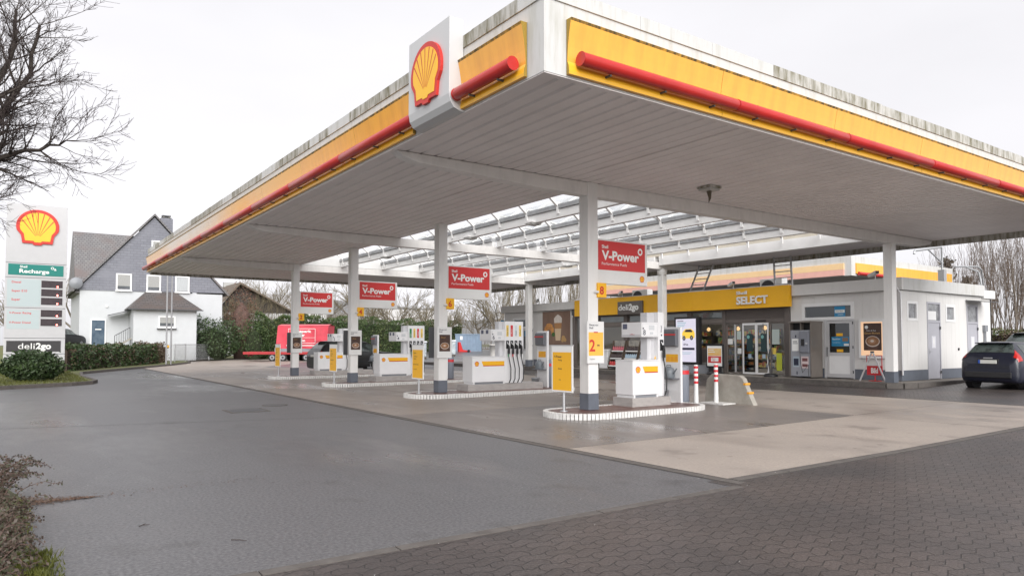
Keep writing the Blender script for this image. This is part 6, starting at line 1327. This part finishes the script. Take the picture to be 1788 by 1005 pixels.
# ---------------------------------------------------------------- bare trees and thickets behind
def tree_proto(name, label, loc, h, seed, bark, twig, kids=5, lv=3, spread=.7, up=.1, group=None, rmin=.02, stems=1, cat='tree'):
    rng = random.Random(seed); t = thing(name, label, cat, loc, 0, group); bt = MB(); bc = MB()
    if stems == 1:
        bt.tube([(0, 0, -.1), (.05, 0, h * .12), (-.04, .04, h * .24), (.0, 0, h * .36)], [h * .028, h * .023, h * .02, h * .016], bark, 8); bt.build('trunk', t, wrap=False)
        for k in range(7):
            a = k * 2.4 + rng.random(); el = rng.uniform(.5, 1.3); grow(bc, rng, (0, 0, h * (.20 + .024 * k)), (math.cos(a), math.sin(a), el), h * rng.uniform(.42, .62), h * .011, 1, lv, bark, twig, up, spread, kids, rmin, .13)
    else:
        for k in range(stems):
            a = rng.random() * 6.28; q = rng.random() ** .5 * h * .28; x, y = q * math.cos(a), q * math.sin(a)
            grow(bc, rng, (x, y, 0), (x * .12 + rng.gauss(0, .12), y * .12 + rng.gauss(0, .12), 1), h * rng.uniform(.65, 1.05), h * .006, 1, lv, bark, twig, .25, spread * .6, kids, rmin, .07)
        bt.lathe((0, 0, -.1), [(h * .26, 0), (h * .2, .5), (.1, .8)], bark, 8); bt.build('root_clump', t, wrap=False)
    bc.build('crown', t, wrap=False); return t
def pos(px, d):
    l = (px - 894) / 1246 * d; return (.5747 * d + .8184 * l, .8184 * d - .5747 * l)
A = tree_proto('tree', 'wide crowned bare tree behind the hedge under the third red board', (*pos(690, 92), .9), 8.6, 41, BARK2, TWIGO, 8, 3, .85, .04, 'bare trees beyond the hedge', .026)
B = tree_proto('tree', 'tall thin bare tree behind the chalet', (*pos(470, 105), .9), 11, 42, BARK2, TWIGO, 8, 3, .6, .12, 'bare trees beyond the hedge', .026)
C_ = tree_proto('shrub', 'thicket of tall bare stems right of the white block', (*pos(1745, 46), .6), 6.6, 43, mat('stem_grey', (.22, .185, .15), .9, var=.3), mat('stem_brown', (.17, .13, .105), .9, var=.3), 5, 3, .6, .2, 'bare thickets', .009, 17, 'shrub')
D_ = tree_proto('shrub', 'dense bare pale thicket behind the annex parapet, first from the left', (*pos(905, 75), 1.4), 7.6, 44, BARK2, TWIGO, 4, 3, .4, .3, 'bare thickets', .014, 20, 'shrub')
for i, (px, d, s, src, z, lab) in enumerate((
    (640, 96, .95, B, 1.0, 'narrow bare tree between the two farthest red boards'), (742, 100, .9, A, 1.0, 'wide bare tree just left of the second front column'), (835, 98, .85, A, 1.0, 'bare tree right of the second front column above the long hedge'), (590, 104, .8, A, 1.0, 'bare tree behind the farthest red board'),
    (430, 84, .68, B, .6, 'bare tree in front of the chalet gable'), (505, 86, .62, A, .6, 'spreading bare tree right of the chalet gable'), (405, 80, .6, B, .5, 'thin bare tree left of the chalet'), (540, 96, .85, B, .9, 'thin bare tree right of the farthest front column'), (128, 82, 1.05, B, .3, 'brown bare tree in the gap between totem and white house'), (20, 80, 1.0, A, .3, 'bare tree behind the left side of the totem'), (870, 90, .8, B, 1.1, 'bare tree left of the white annex'), (780, 88, .55, B, .9, 'short bare tree above the blue container'))):
    dup(src, (*pos(px, d), z), lab, rz=i * 1.3, scale=s)
for i, (px, d, s, z, lab) in enumerate(((945, 76, 1.0, 1.4, 'dense bare pale thicket behind the annex parapet above the mural'), (985, 74, .95, 1.4, 'dense bare pale thicket behind the annex parapet beside the roof pole'), (1028, 77, 1.0, 1.4, 'dense bare pale thicket behind the left end of the yellow fascia'), (1060, 80, .9, 1.4, 'dense bare pale thicket behind the nearest front column board'))):
    dup(D_, (*pos(px, d), z), lab, rz=i * 2.1, scale=s)
for i, (px, d, s, lab) in enumerate(((448, 83, .72, 'olive bare thicket in front of the chalet wall'), (492, 84, .66, 'olive bare thicket at the right corner of the chalet'), (655, 90, .62, 'olive bare thicket under the third red board'), (720, 92, .6, 'olive bare thicket left of the second front column'), (600, 92, .58, 'olive bare thicket under the farthest red board'), (800, 94, .62, 'olive bare thicket above the blue container'), (850, 92, .6, 'olive bare thicket just left of the white annex'))):
    dup(D_, (*pos(px, d), .5), lab, rz=i * 1.1 + .4, scale=s)
for i, (px, d, s, lab) in enumerate(((1790, 43, 1.05, 'thicket of tall bare stems at the right picture edge'), (1705, 52, 1.0, 'thicket of bare stems directly behind the right end of the white block'), (1770, 55, 1.25, 'farther thicket of bare stems behind the one at the right edge'), (1830, 50, 1.2, 'thicket of bare stems just outside the right picture edge'))):
    dup(C_, (*pos(px, d), .6), lab, rz=i * 1.7 + .5, scale=s)
hedge('hedge', 'low brown hedge under the bare thickets right of the white block', [pos(1725, 44), pos(1860, 37)], 1.4, 1.7, .55, [LF_B, LF_Y], 3600, .14, 51, corem=mat('hedge_core_brown'))
def conifer(name, label, loc, h, r, seed, m):
    rng = random.Random(seed); t = thing(name, label, 'tree', loc, 0, 'conifers behind the right block'); b = MB(); b.tube([(loc[0], loc[1], loc[2]), (loc[0], loc[1], loc[2] + h)], [h * .02, .02], BARK, 7); b.build('trunk', t); b = MB(); pts = []
    for k in range(46):
        f = .12 + .88 * k / 46; L_ = r * (1 - f) ** .8 * rng.uniform(.75, 1.2) + .15; a = k * 2.4
        for j in range(28): q = L_ * rng.random() ** .7; pts.append((loc[0] + q * math.cos(a) + rng.gauss(0, .16), loc[1] + q * math.sin(a) + rng.gauss(0, .16), loc[2] + h * f - .22 * q + rng.gauss(0, .14)))
    leaves(b, pts, .34, m, rng); b.build('crown', t)
LC = leafmat('conifer_dark', (.055, .05, .035), (.09, .07, .05)); 
conifer('conifer', 'brownish conifer behind the roof hoist', (*pos(1655, 66), 1.2), 8.3, 2.6, 61, LC); conifer('conifer', 'lower brownish conifer right of the roof hoist', (*pos(1690, 70), 1.2), 6.9, 2.6, 62, LC)
# wooded hill on the horizon
hb = MB(); hm = mat('hill_wood', (.16, .165, .17), 1, col2=(.21, .20, .19), vscale=.05); rng = random.Random(7); nx = 60
P = []
for i in range(nx + 1):
    for j in range(5):
        px = 100 + 1500 * i / nx; d = 330 + 60 * j; x, y = pos(px, d); hh = [0, 11, 18, 24, 20][j] * (1 + .35 * math.sin(px * .011 + 1.2) + .08 * math.sin(px * .06)) * min(1, i / 12, (nx - i) / 14); P.append((x, y, hh + 1))
hb.add(P, [(i * 5 + j, (i + 1) * 5 + j, (i + 1) * 5 + j + 1, i * 5 + j + 1) for i in range(nx) for j in range(4)], hm, True); tag(hb.build('hill'), kind='structure')
# ---------------------------------------------------------------- ground cover bottom left, grass, litter
rng = random.Random(77)
t = thing('shrub', 'sprawling cotoneaster with small leaves at the lower left corner', 'shrub', (-.9, 7.6, 0))
b = MB(); tw = MB(); pts = []; LCo = leafmat('leaf_cotoneaster', (.05, .038, .028), (.10, .07, .055), 6); LCg = leafmat('leaf_cotoneaster_green', (.045, .05, .025), (.08, .08, .05), 6)
for k in range(520):
    sy = rng.uniform(5.4, 9.6); tall = sy > 8.1; sx = rng.uniform(-1.9, .0 if not tall else -.02); a = rng.uniform(-1.0, 1.0); L_ = rng.uniform(.2, .42) * (1.25 if tall else .9); hmax = rng.uniform(.10, .24) * (1.75 if tall else 1); path = []
    for i in range(7):
        f = i / 6; path.append((sx + L_ * f * math.cos(a) + rng.gauss(0, .01), sy + L_ * f * math.sin(a) + rng.gauss(0, .01), .04 + hmax * math.sin(f * 2.2) + rng.gauss(0, .008)))
    tw.tube(path, [.005 - .0005 * i for i in range(7)], TWIGR, 3, cap=False)
    for p, q in zip(path[:-1], path[1:]):
        for _ in range(9): f = rng.random(); pts.append(tuple(p[c] + (q[c] - p[c]) * f + rng.gauss(0, .014) for c in range(3)))
h_ = int(len(pts) * .72); rng.shuffle(pts); leaves(b, pts[:h_], .03, LCo, rng, .6); leaves(b, pts[h_:], .03, LCg, rng, .6)
tw.build('twigs', t); b.build('foliage', t)
b = MB(); b.prism([(x, y, -.01) for x, y in [(-4, 4.9), (.16, 5.16), (.14, 6.2), (.08, 7.4), (.16, 8.6), (.0, 9.5), (-4, 9.8)]], (0, 0, .045), SOIL); tag(b.build('ground'), kind='structure')
GRB = leafmat('grass_blade', (.065, .075, .012), (.11, .115, .02), 3)
def grass(name, pts, h, label=None):
    b = MB()
    for (x, y, z) in pts:
        a = rng.random() * 6.28; s = h * rng.uniform(.5, 1.3); l_x, l_y = rng.gauss(0, .4) * s, rng.gauss(0, .4) * s; w = .004 + .05 * h; c, n = math.cos(a) * w, math.sin(a) * w
        b.add([(x - c, y - n, z), (x + c, y + n, z), (x + l_x, y + l_y, z + s)], [(0, 1, 2)], GRB)
    return tag(b.build(name), kind='stuff')
grass('grass', [(rng.gauss(.17, .06), rng.uniform(5.2, 6.45), .03) for _ in range(2400)] + [(rng.gauss(.13, .03), rng.uniform(6.4, 8.7), .03) for _ in range(300)], .045)
pp = []
while len(pp) < 9000:
    x, y = rng.uniform(-3, 2.8), rng.uniform(30.3, 44)
    if x < 2.55 and (y > 31.9 + (x - 2.2) * .6): pp.append((x, y, .1))
grass('grass', pp, .10)
LIT = leafmat('leaf_litter', (.09, .05, .032), (.14, .08, .05), 9); b = MB(); pts = []
for _ in range(1700):
    f = rng.random() ** 1.6; pts.append((.12 + f * .62 + rng.gauss(0, .05), 8.72 - f * .1 + rng.gauss(0, .13 * (1.05 - f)), .008))
for _ in range(220): pts.append((.3 + rng.random() ** 1.5 * 2.2, 8.7 + rng.gauss(0, .09), .006))
leaves(b, pts, .02, LIT, rng, 5); tag(b.build('leaf_litter'), kind='stuff')
for i, (x, y, a, l_, lab) in enumerate(((.95, 7.0, .9, .10, 'small forked twig lying on the asphalt'), (1.5, 6.1, -.8, .14, 'short straight twig lying on the asphalt near the paver edge'))):
    b = MB(); d = Vector((math.cos(a), math.sin(a), 0)); p = Vector((x, y, .008)); b.tube([p, p + d * l_ * .5 + Vector((.006, 0, .003)), p + d * l_], [.004, .0035, .002], TWIG, 5)
    if i == 0: b.tube([p + d * .05, p + d * .06 + Vector((.05, -.02, 0))], [.003, .002], TWIG, 5)
    tag(b.build('twig', None, loc=tuple(p)), lab, 'twig')
b = MB()
for _ in range(420):
    x, y = rng.uniform(.4, 11), rng.uniform(3.2, 11); s = rng.uniform(.003, .009); a = rng.random() * 3
    b.add([(x, y, .013), (x + s, y + s * .3, .016), (x + s * .8, y + s, .014), (x - s * .3, y + s * .8, .015)], [(0, 1, 2, 3)], random.choice([PAPER, TWIG, TWIG, LIT, KERB]))
tag(b.build('grit'), kind='stuff')
for i, (x, y, r, lab) in enumerate(((5.6, 18.6, .32, 'round manhole cover in the asphalt left of the concrete edge'), (4.6, 17.5, .45, 'square drain cover in the asphalt near the round one'))):
    b = MB(); z = .004
    if i == 0: b.lathe((x, y, z), [(r, 0), (r, .006), (r * .9, .007), (r * .88, .003)], KERB, 24); b.lathe((x, y, z), [(r * .87, 0), (r * .87, .005)], DGREY, 24)
    else: b.box(x - r, x + r, y - r, y + r, z, z + .006, KERB); b.box(x - r * .85, x + r * .85, y - r * .85, y + r * .85, z + .0061, z + .009, DGREY)
    tag(b.build('drain_cover', None, loc=(x, y, z)), lab, 'drain cover')
